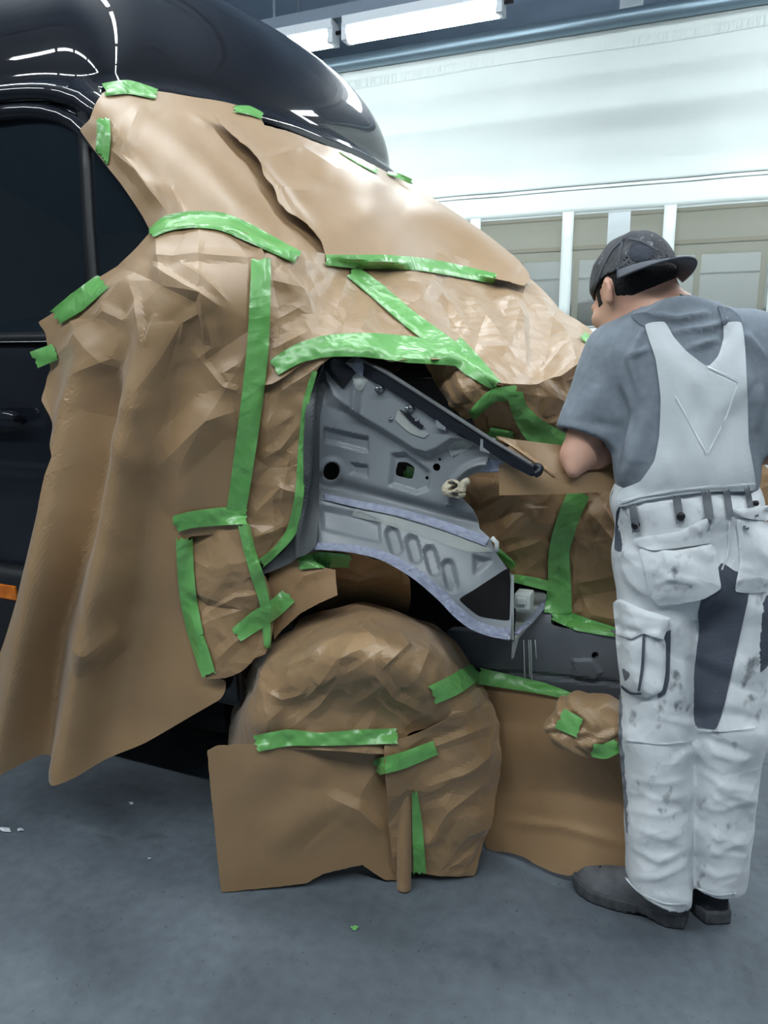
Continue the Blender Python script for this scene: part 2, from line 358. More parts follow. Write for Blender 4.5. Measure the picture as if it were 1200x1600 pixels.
def triangulate(outline, step, holes=(), seed=1, lines=()):
    rnd = random.Random(seed); loops = [outline] + [smooth_outline(h, max(step * 0.7, 1.5)) for h in holes]
    pts = []; edges = []
    for L in loops:
        n0 = len(pts); pts += [Vector((float(a), float(b))) for a, b in L]
        edges += [(n0 + i, n0 + (i + 1) % len(L)) for i in range(len(L))]
    lo = outline.min(0); hi = outline.max(0); g = []; crease = []
    for a, b in lines:
        a = np.array(a, float); b = np.array(b, float); k = max(1, int(np.hypot(*(b - a)) / step)); Q = [a + (b - a) * i / k for i in range(k + 1)]
        ins = inside(np.array(Q), outline)
        for i in range(k):
            if ins[i] and ins[i + 1]:
                n0 = len(pts); pts += [Vector(Q[i]), Vector(Q[i + 1])]; edges.append((n0, n0 + 1)); crease += [Q[i], Q[i + 1], (Q[i] + Q[i + 1]) / 2]
    y = lo[1]; row = 0
    while y < hi[1]:
        x = lo[0] + (row % 2) * step / 2
        while x < hi[0]:
            g.append((x + rnd.uniform(-.12, .12) * step, y + rnd.uniform(-.12, .12) * step)); x += step
        y += step * 0.87; row += 1
    g = np.array(g); sc = 2.0; o0 = lo - 8; near = np.zeros(tuple(((hi - lo + 16) * sc).astype(int) + 2), bool); r = step * 0.55 * sc; ri = int(r) + 1
    Q = np.concatenate([np.asarray(L) for L in loops] + ([np.array(crease)] if crease else [])); Q = np.clip(((Q - o0) * sc).astype(int), ri, np.array(near.shape) - ri - 1)
    for i in range(-ri, ri + 1):
        for j in range(-ri, ri + 1):
            if i * i + j * j <= r * r: near[Q[:, 0] + i, Q[:, 1] + j] = True
    gi = ((g - o0) * sc).astype(int); k = inside(g, outline) & ~near[gi[:, 0], gi[:, 1]]
    for L in loops[1:]: k &= ~inside(g, L)
    pts += [Vector((float(a), float(b))) for a, b in g[k]]
    v, e, f, *_ = delaunay_2d_cdt(pts, edges, [], 0, 1e-4)
    p = np.array([(a.x, a.y) for a in v]); T = np.array([t for t in f if len(t) == 3])
    c = p[T].mean(1); m = inside(c, outline)
    for L in loops[1:]: m &= ~inside(c, L)
    T = T[m]; used = np.unique(T); re = np.full(len(p), -1); re[used] = np.arange(len(used))
    return p[used], re[T]
SURF = {}   # name -> (verts, tris) for later fitting
def sheet(name, outline, Y, folds=(), crum=(), step=6, material='kraft', thick=0.0012, jag=0.0, holes=(), extra=None, parent=None, seed=1,
          curve=True, key=None, smooth=True, shift=None, cmask=None, split=10):
    """a sheet that lies on the surface Y(pixels); relief stands along the surface normal"""
    rnd = random.Random(seed); ol = smooth_outline(outline, step, rnd, jag, curve)
    lines = [(a, b) for f in folds if f[3] != 's' for a, b in zip(f[0][:-1], f[0][1:])]
    for i, c in enumerate(crum[:1]): lines += facets(ol, c[0], c[1], seed * 7 + i, *(c[2:] if len(c) > 2 else ()), want_lines=True)
    p, T = triangulate(ol, step, holes, seed, lines)
    y = Y(p) if callable(Y) else np.full(len(p), float(Y))
    P = at_y(p, y)
    N = vnormals(P, T)
    flip = ((P - CAM[None]) * N).sum(1).mean() > 0
    if flip: T = T[:, ::-1]; N = -N
    d = folds_d(p, folds)
    km = cmask(p) if cmask else 1.0
    for i, c in enumerate(crum): d = d + km * facets(p, c[0], c[1], seed * 7 + i, *(c[2:] if len(c) > 2 else ()))
    if extra is not None: d = d + extra(p)
    P = P + N * d[:, None]
    P[:, 2] = np.maximum(P[:, 2], 0.003)
    o = mesh(name, P, T, M[material], parent, smooth)
    if thick: solid(o, thick)
    es = o.modifiers.new('crease', 'EDGE_SPLIT'); es.split_angle = math.radians(split)
    SURF[key or name] = (P, T)
    return o
def bvh_of(keys):
    vs = []; ts = []; n = 0
    for k in keys:
        P, T = SURF[k]; vs += [tuple(a) for a in P]; ts += [tuple(int(i) + n for i in t) for t in T]; n += len(P)
    return BVHTree.FromPolygons(vs, ts)
def cast(bv, p):
    d = rays(p); c = Vector(CAM); R = np.full((len(p), 3), np.nan); N = np.zeros((len(p), 3)); t = np.full(len(p), np.nan)
    for i in range(len(p)):
        dv = Vector(d[i]).normalized(); h = bv.ray_cast(c, dv)
        if h[0] is not None:
            n = h[1] if h[1].dot(dv) < 0 else -h[1]
            R[i] = h[0]; N[i] = n; t[i] = h[3]
    return R, N, t
def fill_t(p, t):
    bad = np.isnan(t)
    if bad.all(): raise RuntimeError('nothing under the patch')
    g = np.where(~bad)[0]
    for i in np.where(bad)[0]:
        t[i] = t[g[np.argmin(((p[g] - p[i]) ** 2).sum(1))]]
    return t
def strip(name, pts, width, bv, parent=None, material='tape', off=0.003, seed=0, wr=0.0016, lift=None, label=None, group=None):
    """a strip of tape stuck along a line on the surfaces under it"""
    rnd = random.Random(seed + 5); pts = [np.array(q, float) for q in pts]
    wid = width if hasattr(width, '__len__') else [width] * len(pts)
    L = []; Wd = []
    for i in range(len(pts) - 1):
        p0 = pts[max(i - 1, 0)]; p1 = pts[i]; p2 = pts[i + 1]; p3 = pts[min(i + 2, len(pts) - 1)]
        k = max(2, int(np.hypot(*(p2 - p1)) / 5))
        for j in range(k + (i == len(pts) - 2)):
            t = j / k; m1 = (p2 - p0) * 0.4; m2 = (p3 - p1) * 0.4
            L.append((2*t**3-3*t**2+1)*p1 + (t**3-2*t**2+t)*m1 + (-2*t**3+3*t**2)*p2 + (t**3-t**2)*m2); Wd.append(wid[i] * (1 - t) + wid[i + 1] * t)
    L = np.array(L); Wd = np.array(Wd); n = len(L); tg = np.gradient(L, axis=0); tg /= np.linalg.norm(tg, axis=1)[:, None]
    nr = np.c_[-tg[:, 1], tg[:, 0]]; m = 7
    e0 = [rnd.uniform(-3, 3) for _ in range(m)]; e1 = [rnd.uniform(-3, 3) for _ in range(m)]
    G = np.zeros((n, m, 2))
    for j in range(m):
        G[:, j] = L + nr * ((j / (m - 1) - 0.5) * Wd)[:, None]
        G[0, j] -= tg[0] * e0[j]; G[-1, j] += tg[-1] * e1[j]
    p = G.reshape(-1, 2); R, N, t = cast(bv, p); t = fill_t(p, t)
    # gentle smoothing so that the tape bridges small creases
    tt = t.reshape(n, m)
    t0 = tt.copy(); pad = np.pad(tt, 1, mode='edge'); tt = np.min(np.stack([pad[i:i + n, j:j + m] for i in range(3) for j in range(3)]), 0)
    for _ in range(2):
        pad = np.pad(tt, 1, mode='edge'); tt = (pad[:-2, 1:-1] + pad[2:, 1:-1] + pad[1:-1, :-2] + pad[1:-1, 2:] + 2 * tt) / 6
    tt = np.minimum(tt, t0)
    d = rays(p); d /= np.linalg.norm(d, axis=1)[:, None]
    ph = [rnd.uniform(0, 6.28) for _ in range(3)]; s = np.repeat(np.arange(n) * 5.0, m); a = np.tile(np.linspace(-1, 1, m), n)
    wv = wr * (np.abs(np.sin(s / 19 + ph[0] + a * 1.3)) + 0.7 * np.abs(np.sin(s / 8.3 + ph[1] - a * 2)))
    P = CAM[None] + d * (tt.ravel() - off - wv)[:, None]
    P[:, 2] = np.maximum(P[:, 2], 0.004)
    mb = MB(); mb.grid(P.reshape(n, m, 3)); o = mb.build(name, M[material], parent, True); solid(o, 0.0005, 0); es = o.modifiers.new('crease', 'EDGE_SPLIT'); es.split_angle = math.radians(35)
    return o
def patch(name, outline, bv, off=0.004, thick=0.003, material='white_cloth', parent=None, step=4, puff=0.0, folds=(), seed=3, key=None, curve=True, holes=(), relax=2, crum=()):
    """a piece of cloth sewn on the surface under it"""
    ol = smooth_outline(outline, step, None, 0, curve); p, T = triangulate(ol, step, holes, seed)
    R, N, t = cast(bv, p); t = fill_t(p, t)
    nb = [[] for _ in p]
    for a, b, c in T:
        nb[a] += [b, c]; nb[b] += [a, c]; nb[c] += [a, b]
    for _ in range(relax): t = np.array([0.5 * t[i] + 0.5 * np.mean(t[nb[i]]) if nb[i] else t[i] for i in range(len(t))])
    e = np.full(len(p), 1e9)
    for a in ol: e = np.minimum(e, np.hypot(p[:, 0] - a[0], p[:, 1] - a[1]))
    h = off + puff * np.sqrt(np.clip(e / 26, 0, 1)) + folds_d(p, folds)
    for i, c in enumerate(crum): h = h + facets(p, c[0], c[1], seed * 5 + i, *(c[2:] if len(c) > 2 else ()))
    d = rays(p); d /= np.linalg.norm(d, axis=1)[:, None]
    P = CAM[None] + d * (t - h)[:, None]; Nn = vnormals(P, T)
    if ((P - CAM[None]) * Nn).sum(1).mean() > 0: T = T[:, ::-1]
    o = mesh(name, P, T, M[material], parent, True); solid(o, thick); es = o.modifiers.new('crease', 'EDGE_SPLIT'); es.split_angle = math.radians(50)
    SURF[key or name] = (P, T)
    return o

# ------------------------------------------------------------------ rounded bodies from distance fields
def surface_nets(fn, lo, hi, h):
    lo = np.array(lo, float); n = np.ceil((np.array(hi) - lo) / h).astype(int) + 1
    ax = [lo[i] + h * np.arange(n[i]) for i in range(3)]
    m = 4; nc = -(-n // m); ca = [lo[i] + h * (m * np.arange(nc[i]) + (m - 1) / 2) for i in range(3)]
    G = np.stack(np.meshgrid(*ca, indexing='ij'), -1).reshape(-1, 3); Vc = fn(G).reshape(tuple(nc))
    big = np.repeat(np.repeat(np.repeat(Vc, m, 0), m, 1), m, 2)[:n[0], :n[1], :n[2]]; V = big.copy()
    I = np.argwhere(np.abs(big) < h * m * 2.2)
    for s in range(0, len(I), 200000):
        J = I[s:s + 200000]; V[tuple(J.T)] = fn(lo + h * J)
    S = V < 0; cs = tuple(n - 1)
    cnt = np.zeros(cs, int); acc = np.zeros(cs + (3,)); num = np.zeros(cs)
    def sl(dx, dy, dz): return (slice(dx, dx + cs[0]), slice(dy, dy + cs[1]), slice(dz, dz + cs[2]))
    cor = [(a, b, c) for a in (0, 1) for b in (0, 1) for c in (0, 1)]
    for c in cor: cnt += S[sl(*c)]
    act = (cnt > 0) & (cnt < 8)
    for a in cor:
        for k in range(3):
            if a[k]: continue
            b = list(a); b[k] = 1
            va, vb = V[sl(*a)], V[sl(*b)]; m = (va < 0) != (vb < 0)
            t = np.where(m, va / np.where(m, va - vb, 1), 0)
            for ax_ in range(3):
                acc[..., ax_] += np.where(m, a[ax_] + (t if ax_ == k else 0), 0)
            num += m
    idx = np.full(cs, -1); idx[act] = np.arange(act.sum())
    I = np.argwhere(act); P = lo + h * (I + acc[act] / num[act][:, None])
    Fs = []
    for k in range(3):
        a = [slice(None)] * 3; b = [slice(None)] * 3; a[k] = slice(0, -1); b[k] = slice(1, None)
        D = S[tuple(a)].astype(int) - S[tuple(b)].astype(int); E = np.argwhere(D != 0)
        u, v = [(1, 2), (2, 0), (0, 1)][k]
        ok = (E[:, u] > 0) & (E[:, v] > 0) & (E[:, u] < n[u] - 1) & (E[:, v] < n[v] - 1); E = E[ok]
        sg = D[tuple(E.T)]
        du = np.zeros(3, int); du[u] = 1; dv = np.zeros(3, int); dv[v] = 1
        q = np.stack([idx[tuple((E - du - dv).T)], idx[tuple((E - dv).T)], idx[tuple(E.T)], idx[tuple((E - du).T)]], 1)
        q[sg < 0] = q[sg < 0][:, ::-1]; Fs.append(q)
    return P, np.concatenate(Fs)
def cone(p, a, b, ra, rb):
    a = np.array(a, float); b = np.array(b, float); ab = b - a; t = np.clip(((p - a) @ ab) / (ab @ ab), 0, 1)
    return np.linalg.norm(p - a - t[:, None] * ab, axis=1) - (ra + (rb - ra) * t)
def ell(p, c, r, A=None):
    q = p - np.array(c, float)
    if A is not None: q = q @ np.array(A).T
    r = np.array(r, float); k0 = np.linalg.norm(q / r, axis=1); k1 = np.linalg.norm(q / r ** 2, axis=1)
    return k0 * (k0 - 1) / np.maximum(k1, 1e-9)
def smin(a, b, k):
    h = np.clip(0.5 + 0.5 * (b - a) / k, 0, 1); return b * (1 - h) + a * h - k * h * (1 - h)
def smin_all(L, k):
    r = L[0]
    for x in L[1:]: r = smin(r, x, k)
    return r
def sdf_obj(name, fn, lo, hi, h, material, parent=None, key=None, disp=None, relax=1):
    P, Q = surface_nets(fn, lo, hi, h)
    T = np.concatenate([Q[:, [0, 1, 2]], Q[:, [0, 2, 3]]])
    for _ in range(relax):
        A = np.zeros_like(P); c = np.zeros(len(P))
        for i in range(4):
            np.add.at(A, Q[:, i], P[Q[:, (i + 1) % 4]] + P[Q[:, (i - 1) % 4]]); np.add.at(c, Q[:, i], 2)
        P = 0.5 * P + 0.5 * A / np.maximum(c, 1)[:, None]
    if disp is not None:
        N = vnormals(P, T); P = P + N * disp(P, N)[:, None]
    o = mesh(name, P, Q, M[material], parent, True); SURF[key or name] = (P, T); return o
def to_px(P):
    v = P - CAM[None]; z = v @ FWD; return np.c_[600 + F_PX * (v @ RT) / z, 800 - F_PX * (v @ UPV) / z]
# ================================================================== THE PLACE
def struct(name, lo, hi, material):
    mb = MB(); mb.box(lo, hi); return tag(mb.build(name, M[material]), kind='structure')
struct('floor', (-9, -7, -0.1), (9, 12, 0), 'floor')
struct('ceiling', (-9, -7, 5.2), (9, 12, 5.3), 'ceiling')
struct('wall_front', (-9, -7.1, 0), (9, -7, 5.2), 'wall')
struct('wall_left', (-9.1, -7, 0), (-9, 12, 5.2), 'wall')
struct('wall_right', (9, -7, 0), (9.1, 12, 5.2), 'wall')
wb = struct('wall_back', (-9, 10.4, 0), (9, 10.5, 5.2), 'farwall')
for k in range(10):
    mb = MB(); mb.box((-9, 10.36, 0.04 + k * 0.5), (9, 10.4, 0.51 + k * 0.5)); mb.build('panel', M['farwall'], wb)

# roof steel: purlins run parallel to the wall, one wide beam across
for i, (y, z, h) in enumerate([(2.0, 4.75, 0.22), (-1.5, 4.75, 0.22)]):
    mb = MB(); mb.box((-9, y, z), (9, y + 0.09, z + h)); mb.box((-9, y - 0.06, z), (9, y + 0.15, z + 0.02)); mb.box((-9, y - 0.06, z + h - 0.02), (9, y + 0.15, z + h))
    tag(mb.build('trim_%d' % (i + 1), M['beam']), kind='structure')

# ------------------------------------------------------------------ curtain rail
rail = empty('curtain_rail', (0, 4.14, 3.5)); tag(rail, 'grey steel pipe rail that the white curtain hangs from', 'pipe')
mb = MB(); mb.tube([(-7, 4.14, 3.56), (4.5, 4.14, 3.56)], 0.052, 20); mb.build('pipe', M['galv'], rail, True)
for x in (-5.2, -3.4, 0.5, 2.8):
    mb = MB(); mb.tube([(x, 4.14, 3.6), (x, 4.14, 5.2)], 0.012, 8); mb.build('hanger', M['beam'], rail, True)

# ------------------------------------------------------------------ white partition curtain with a row of clear windows
cur = empty('partition_curtain', (-1.2, 4.2, 0)); tag(cur, 'white tarpaulin partition curtain with a row of clear windows', 'curtain')
X0, X1 = -7.0, 4.5
def cloth_y(x, z):
    n = 0.007 * np.sin(x * 2.1 + z * 0.5) + 0.006 * np.sin(x * 6.3 - z * 1.2 + 1.0)
    n += 0.004 * np.sin((x * 1.6 + z) * 7.0) * np.exp(-((x + 0.4) / 0.7) ** 2) + 0.004 * np.sin((x * 1.8 - z) * 6.0 + 2) * np.exp(-((x + 1.8) / 0.9) ** 2)
    return 4.2 + n * np.clip((3.55 - z) * 0.9, 0.25, 1)
xs = np.linspace(X0, X1, 260); zs = np.linspace(2.545, 3.53, 40)
XX, ZZ = np.meshgrid(xs, zs); mb = MB(); mb.grid(np.dstack([XX, cloth_y(XX, ZZ), ZZ])); o = mb.build('upper_sheet', M['curtain'], cur, True); solid(o, 0.003, 0)
# gathered seam under the rail
xs = np.linspace(X0, X1, 1500); rnd = random.Random(4); mb = MB(); P = np.zeros((4, len(xs), 3))
ph = np.cumsum([rnd.uniform(0.2, 1.5) for _ in xs]); am = 0.5 + 0.5 * np.sin(xs * 1.7 + 0.5)
for j, z in enumerate((3.40, 3.42, 3.445, 3.465)):
    P[j, :, 0] = xs; P[j, :, 2] = z + 0.006 * np.sin(xs * 3); P[j, :, 1] = cloth_y(xs, z) - 0.006 - (0.012 * am * np.abs(np.sin(ph)) if j in (1, 2) else 0)
mb.grid(P); o = mb.build('gathered_seam', M['curtain'], cur, False); solid(o, 0.002, 0)
for z, hh in ((2.548, 0.012), (2.522, 0.006)):
    xs = np.linspace(X0, X1, 200); P = np.zeros((2, 200, 3)); P[:, :, 0] = xs
    for j in (0, 1): P[j, :, 2] = z + hh * j; P[j, :, 1] = cloth_y(xs, 2.55) - 0.006
    mb = MB(); mb.grid(P); solid(mb.build('seam', M['seam'], cur, True), 0.004, 0)
def band(name, x0, x1, z0, z1, dy, material, n=40, t=0.003):
    xs = np.linspace(x0, x1, n); P = np.zeros((6, n, 3)); P[:, :, 0] = xs
    for j in range(6): P[j, :, 2] = z0 + (z1 - z0) * j / 5; P[j, :, 1] = cloth_y(xs, 2.5) + dy
    mb = MB(); mb.grid(P); o = mb.build(name, M[material], cur, True); solid(o, t, 0); return o
band('upper_band', X0, X1, 2.37, 2.55, 0, 'weld', 200); band('lower_sheet', X0, X1, 0.03, 1.58, 0, 'curtain', 200)
ms = [-1.748 + 0.682 * k for k in range(-7, 10)]
for x in ms: band('mullion', x - 0.04, x + 0.04, 1.57, 2.38, -0.002, 'weld', 4)
for a, b in zip(ms[:-1], ms[1:]): band('pane', a + 0.03, b - 0.03, 1.57, 2.38, 0.003, 'film', 14, 0.0)
for a, b in zip(ms[:-1], ms[1:]):
    for z in (1.585, 2.362): band('weld_line', a + 0.04, b - 0.04, z - 0.006, z + 0.006, -0.004, 'seam', 14, 0.002)

# ------------------------------------------------------------------ second, beige curtain of the bay behind
c2 = empty('beige_curtain', (-1, 7, 0)); tag(c2, 'beige tarpaulin curtain of the next bay, seen through the clear windows', 'curtain')
def flat(name, x0, x1, z0, z1, y, material, parent, t=0.01):
    mb = MB(); mb.box((x0, y, z0), (x1, y + t, z1)); return mb.build(name, M[material], parent)
flat('upper_sheet', -7, 5, 2.385, 4.6, 7.0, 'beige', c2); flat('lower_sheet', -7, 5, 0.02, 1.66, 7.0, 'beige', c2)
flat('fold_band', -7, 5, 2.49, 2.53, 6.985, 'beige2', c2); flat('fold_band', -7, 5, 2.80, 2.815, 6.99, 'beige2', c2)
mm = [-0.275 + 0.6 * k for k in range(-11, 9)]
for x in mm: flat('mullion', x - 0.03, x + 0.03, 1.65, 2.39, 6.998, 'beige', c2)
for a, b in zip(mm[:-1], mm[1:]): flat('pane', a + 0.02, b - 0.02, 1.65, 2.39, 7.004, 'film', c2, 0.004)
mb = MB(); mb.box((-1.02, 6.2, 0), (-0.90, 6.32, 5.2)); mb.box((-1.06, 6.19, 0), (-0.86, 6.21, 5.2)); tag(mb.build('steel_column', M['farwall']), 'pale steel column standing between the two curtains', 'column')
# a vehicle parked in the far bay
car = empty('parked_van', (-1.6, 8.9, 0)); tag(car, 'blue-grey vehicle parked in the far bay behind both curtains', 'car')
prof = [(-3.1, 0.35), (-3.1, 1.55), (-2.6, 1.7), (-1.9, 2.02), (-1.5, 2.08), (-0.7, 1.78), (0.1, 1.5), (0.6, 1.3), (0.7, 0.35)]
mb = MB(); n = len(prof); mb.add([(x, 8.3, z) for x, z in prof] + [(x, 9.8, z) for x, z in prof], [tuple(range(n)), tuple(range(2 * n - 1, n - 1, -1))] + [(i, n + i, n + (i + 1) % n, (i + 1) % n) for i in range(n)])
bevel(mb.build('body', M['fardark'], car), 0.05, 3)
for x in (-2.3, 0.0):
    mb = MB(); mb.tube([(x, 8.26, 0.34), (x, 8.5, 0.34)], 0.34, 24); mb.build('wheel', M['rubber'], car)

# ------------------------------------------------------------------ lamps
def lamp(x, y, z, power, label, cat='lamp', group=None, length=1.05):
    e = empty('ceiling_lamp', (x, y, z)); tag(e, label, cat, group); h = length / 2
    mb = MB(); mb.box((x - h - 0.02, y - 0.055, z + 0.03), (x + h + 0.02, y + 0.055, z + 0.09)); bevel(mb.build('housing', M['lampbody'], e), 0.008)
    mb = MB(); mb.tube([(x - h, y, z), (x - h + 0.01, y, z), (x + h - 0.01, y, z), (x + h, y, z)], [0.042, 0.052, 0.052, 0.042], 20); mb.build('diffuser', M['tube'], e, True)
    for s in (-1, 1):
        mb = MB(); mb.box((x + s * (h + 0.005) - 0.02, y - 0.05, z - 0.045), (x + s * (h + 0.005) + 0.02, y + 0.05, z + 0.05)); bevel(mb.build('end_cap', M['lampbody'], e), 0.006)
        mb = MB(); mb.tube([(x + s * (h + 0.02), y, z + 0.02), (x + s * (h + 0.075), y, z + 0.02)], 0.012, 8); mb.build('cable', M['button'], e)
    ld = bpy.data.lights.new('tube_light', 'AREA'); ld.shape = 'RECTANGLE'; ld.size = length; ld.size_y = 0.1; ld.energy = power; ld.color = LAMP_COLOUR
    lo = bpy.data.objects.new('tube_light', ld); COL.objects.link(lo); lo.location = (x, y, z - 0.06); lo.parent = e; lo.matrix_parent_inverse = wm(e).inverted()
    return e
def trunking(y, z, x0, x1, label):
    t = empty('lamp_trunking', ((x0 + x1) / 2, y, z)); tag(t, label, 'trunking')
    mb = MB(); mb.box((x0, y - 0.035, z), (x1, y + 0.035, z + 0.07)); mb.build('channel', M['beam'], t)
    x = x0 + 0.35
    while x < x1:
        mb = MB(); mb.tube([(x, y, z + 0.06), (x, y, 5.2)], 0.012, 8); mb.build('hanger', M['beam'], t, True); x += 1.17 * 0.5
for i, x in enumerate(ROW_BACK):
    nm = {0: 'long lit tube lamp above the white curtain, right of the gap', -1: 'short visible end of a lit tube lamp peeking over the black roof'}
    k = ROW_BACK_IDX[i]
    lamp(*x, P_BACK, nm.get(k, 'lit tube lamp in the row along the curtain, out of view'), group='tube lamps along the curtain', length=0.94)
trunking(3.0, 3.37, -7.0, 4.2, 'grey lamp trunking hung above the lit tubes by the curtain')
for x in ROW_FRONT: lamp(*x, P_FRONT, 'lit tube lamp in the row behind the photographer', group='tube lamps behind the photographer', length=1.4)
for x in ROW_FAR: lamp(*x, P_FAR, 'unseen tube lamp added to light the bay behind the white curtain', group='added tube lamps of the far bay', length=1.4)
for x in ROW_MID: lamp(*x, P_MID, 'lit tube lamp in the row above the black van', group='tube lamps above the van', length=1.4)

# ================================================================== THE VAN
van = empty('van', (-1.6, 1.0, 0)); tag(van, 'black high-roof van masked with brown paper, its front wing stripped off', 'van')
# high roof: swept from the rim over the windscreen and the sides to the crown
rimN = [(-1.72, 0.105, 2.075), (-1.64, 0.115, 2.065), (-1.585, 0.15, 2.055), (-1.555, 0.25, 2.088), (-1.53, 0.38, 2.115), (-1.455, 0.6, 2.128), (-1.40, 0.8, 2.13), (-1.372, 1.0, 2.13)]
rim = [(-4.4, 0.10, 2.09), (-3.6, 0.10, 2.09), (-2.8, 0.10, 2.09), (-2.3, 0.10, 2.088), (-1.95, 0.102, 2.085)] + rimN
rim = rim + [(-1.362, 1.2, 2.14), (-1.362, 1.4, 2.147), (-1.366, 1.6, 2.15), (-1.385, 1.75, 2.15), (-1.44, 1.86, 2.14), (-1.56, 1.93, 2.12), (-1.75, 1.96, 2.1), (-2.3, 1.97, 2.09), (-3.2, 1.97, 2.09), (-4.4, 1.97, 2.09)]
def resample(pts, n):
    pts = np.array(pts, float); d = np.r_[0, np.cumsum(np.linalg.norm(np.diff(pts, axis=0), axis=1))]; out = []
    # Catmull-Rom over arc length
    for s in np.linspace(0, d[-1], n):
        i = min(np.searchsorted(d, s, side='right') - 1, len(pts) - 2); t = (s - d[i]) / (d[i + 1] - d[i])
        p0, p1, p2, p3 = pts[max(i - 1, 0)], pts[i], pts[i + 1], pts[min(i + 2, len(pts) - 1)]
        h = d[i + 1] - d[i]; m1 = (p2 - p0) / max(d[i + 1] - d[max(i - 1, 0)], 1e-9) * h; m2 = (p3 - p1) / max(d[min(i + 2, len(pts) - 1)] - d[i], 1e-9) * h
        out.append((2*t**3-3*t**2+1)*p1 + (t**3-2*t**2+t)*m1 + (-2*t**3+3*t**2)*p2 + (t**3-t**2)*m2)
    return np.array(out)
RM = resample(rim, 300)
for _ in range(6): RM[1:-1] = 0.25 * RM[:-2] + 0.5 * RM[1:-1] + 0.25 * RM[2:]
cx = np.minimum(RM[:, 0] - 0.02, -2.5); cen = np.c_[cx, np.full(len(RM), 1.05)]
rows = []; H = 0.62
prof = [(1.0, -0.02), (1.004, 0.0), (1.0, 0.012), (0.985, 0.02), (0.978, 0.034)]
for k in range(1, 41):
    ph = k / 40 * math.pi / 2
    prof.append((0.978 * math.cos(ph) ** 0.8, 0.034 + (H - 0.034) * math.sin(ph) ** 1.0))
for a, z in prof:
    q = cen + (RM[:, :2] - cen) * a
    rows.append(np.c_[q, RM[:, 2] + z])
mb = MB(); mb.grid(np.array(rows)); rf = mb.build('roof', M['black_paint'], van, True)
SURF['roof'] = (np.array(rows).reshape(-1, 3), np.array([t for f in mb.f for t in ((f[0], f[1], f[2]), (f[0], f[2], f[3]))]))

# windscreen and its surround (mostly under the paper)
def x_ws(z, Y): return -1.585 + (2.05 - z) * 1.07 + 0.29 * (1 - ((Y - 1) / 0.85) ** 2)
def y_side(z): return np.where(z > 1.42, 0.02 + (z - 1.42) * 0.135, 0.0)
yy = np.linspace(0.13, 1.87, 40); zz = np.linspace(1.30, 2.10, 20); YY, Z2 = np.meshgrid(yy, zz)
mb = MB(); mb.grid(np.dstack([x_ws(Z2, YY) - 0.035, YY, Z2])); solid(mb.build('windscreen', M['glass_dark'], van, True), 0.006)
for y, nm in ((0.13, 'pillar'), (1.87, 'pillar')):
    mb = MB(); mb.tube([(x_ws(z, y) - 0.04, y + (0.02 if y < 1 else -0.02), z) for z in np.linspace(1.3, 2.07, 12)], 0.045, 12); mb.build(nm, M['black_paint'], van, True)

# near side: door skin, waist, side glass, frame
def side_y(x, z):
    base = np.interp(z, [0.30, 0.42, 0.55, 0.72, 0.735, 0.75, 0.95, 1.02, 1.035, 1.05, 1.25, 1.36, 1.40],
                        [0.05, 0.022, 0.012, 0.012, 0.012, 0.018, 0.006, 0.004, 0.012, 0.006, 0.0, 0.008, 0.02])
    return base
door = empty('door', (-1.7, 0.02, 0.42)); door.parent = van; door.matrix_parent_inverse = wm(van).inverted()
xs = np.linspace(-2.62, -1.12, 40); zs = np.r_[np.linspace(0.42, 1.0, 24), np.linspace(1.01, 1.40, 30)]
XX, ZZ = np.meshgrid(xs, zs); mb = MB(); mb.grid(np.dstack([XX, side_y(XX, ZZ), ZZ])); solid(mb.build('door_skin', M['black_paint'], door, True), 0.02)
XX, ZZ = np.meshgrid(np.linspace(-4.4, -2.64, 10), np.linspace(0.42, 1.40, 30)); mb = MB(); mb.grid(np.dstack([XX, side_y(XX, ZZ), ZZ]))
solid(mb.build('rear_side_panel', M['black_paint'], van, True), 0.02)
zs = np.linspace(1.405, 2.04, 14); UU, ZZ = np.meshgrid(np.linspace(0, 1, 30), zs)
keep = -4.4 + UU * (4.4 - 1.585 + np.minimum((2.05 - ZZ) * 1.07 - 0.06, 0.46))
mb = MB(); mb.grid(np.dstack([keep, y_side(ZZ) + 0.012, ZZ])); mb.build('window_glass', M['glass_dark'], door, True)
def bar(name, pts, wd, dp, material, parent):
    """flat bar on the side of the van: points (x, z), width in plane, depth"""
    mb = MB(); pts = np.array(pts, float); t = np.gradient(pts, axis=0); t /= np.linalg.norm(t, axis=1)[:, None]; n = np.c_[-t[:, 1], t[:, 0]]
    v = []; 
    for p, q in zip(pts, n):
        for s, d in ((-1, 0), (-0.85, -dp), (0.85, -dp), (1, 0)):
            a = p + q * wd / 2 * s; v.append((a[0], y_side(np.array(a[1])) + 0.013 + d, a[1]))
    k = len(pts); f = [(i * 4 + j, i * 4 + j + 1, i * 4 + j + 5, i * 4 + j + 4) for i in range(k - 1) for j in range(3)] + [(0, 1, 2, 3)[::-1], tuple(4 * (k - 1) + j for j in range(4))]
    mb.add(v, f); return mb.build(name, M[material], parent, True)
bar('window_division', [(-1.612, 2.0), (-1.60, 1.85), (-1.585, 1.70), (-1.565, 1.55), (-1.555, 1.43)], 0.035, 0.014, 'black_satin', door)
bar('waist_trim', [(x, 1.415) for x in np.linspace(-4.4, -1.1, 20)], 0.028, 0.016, 'black_satin', door)
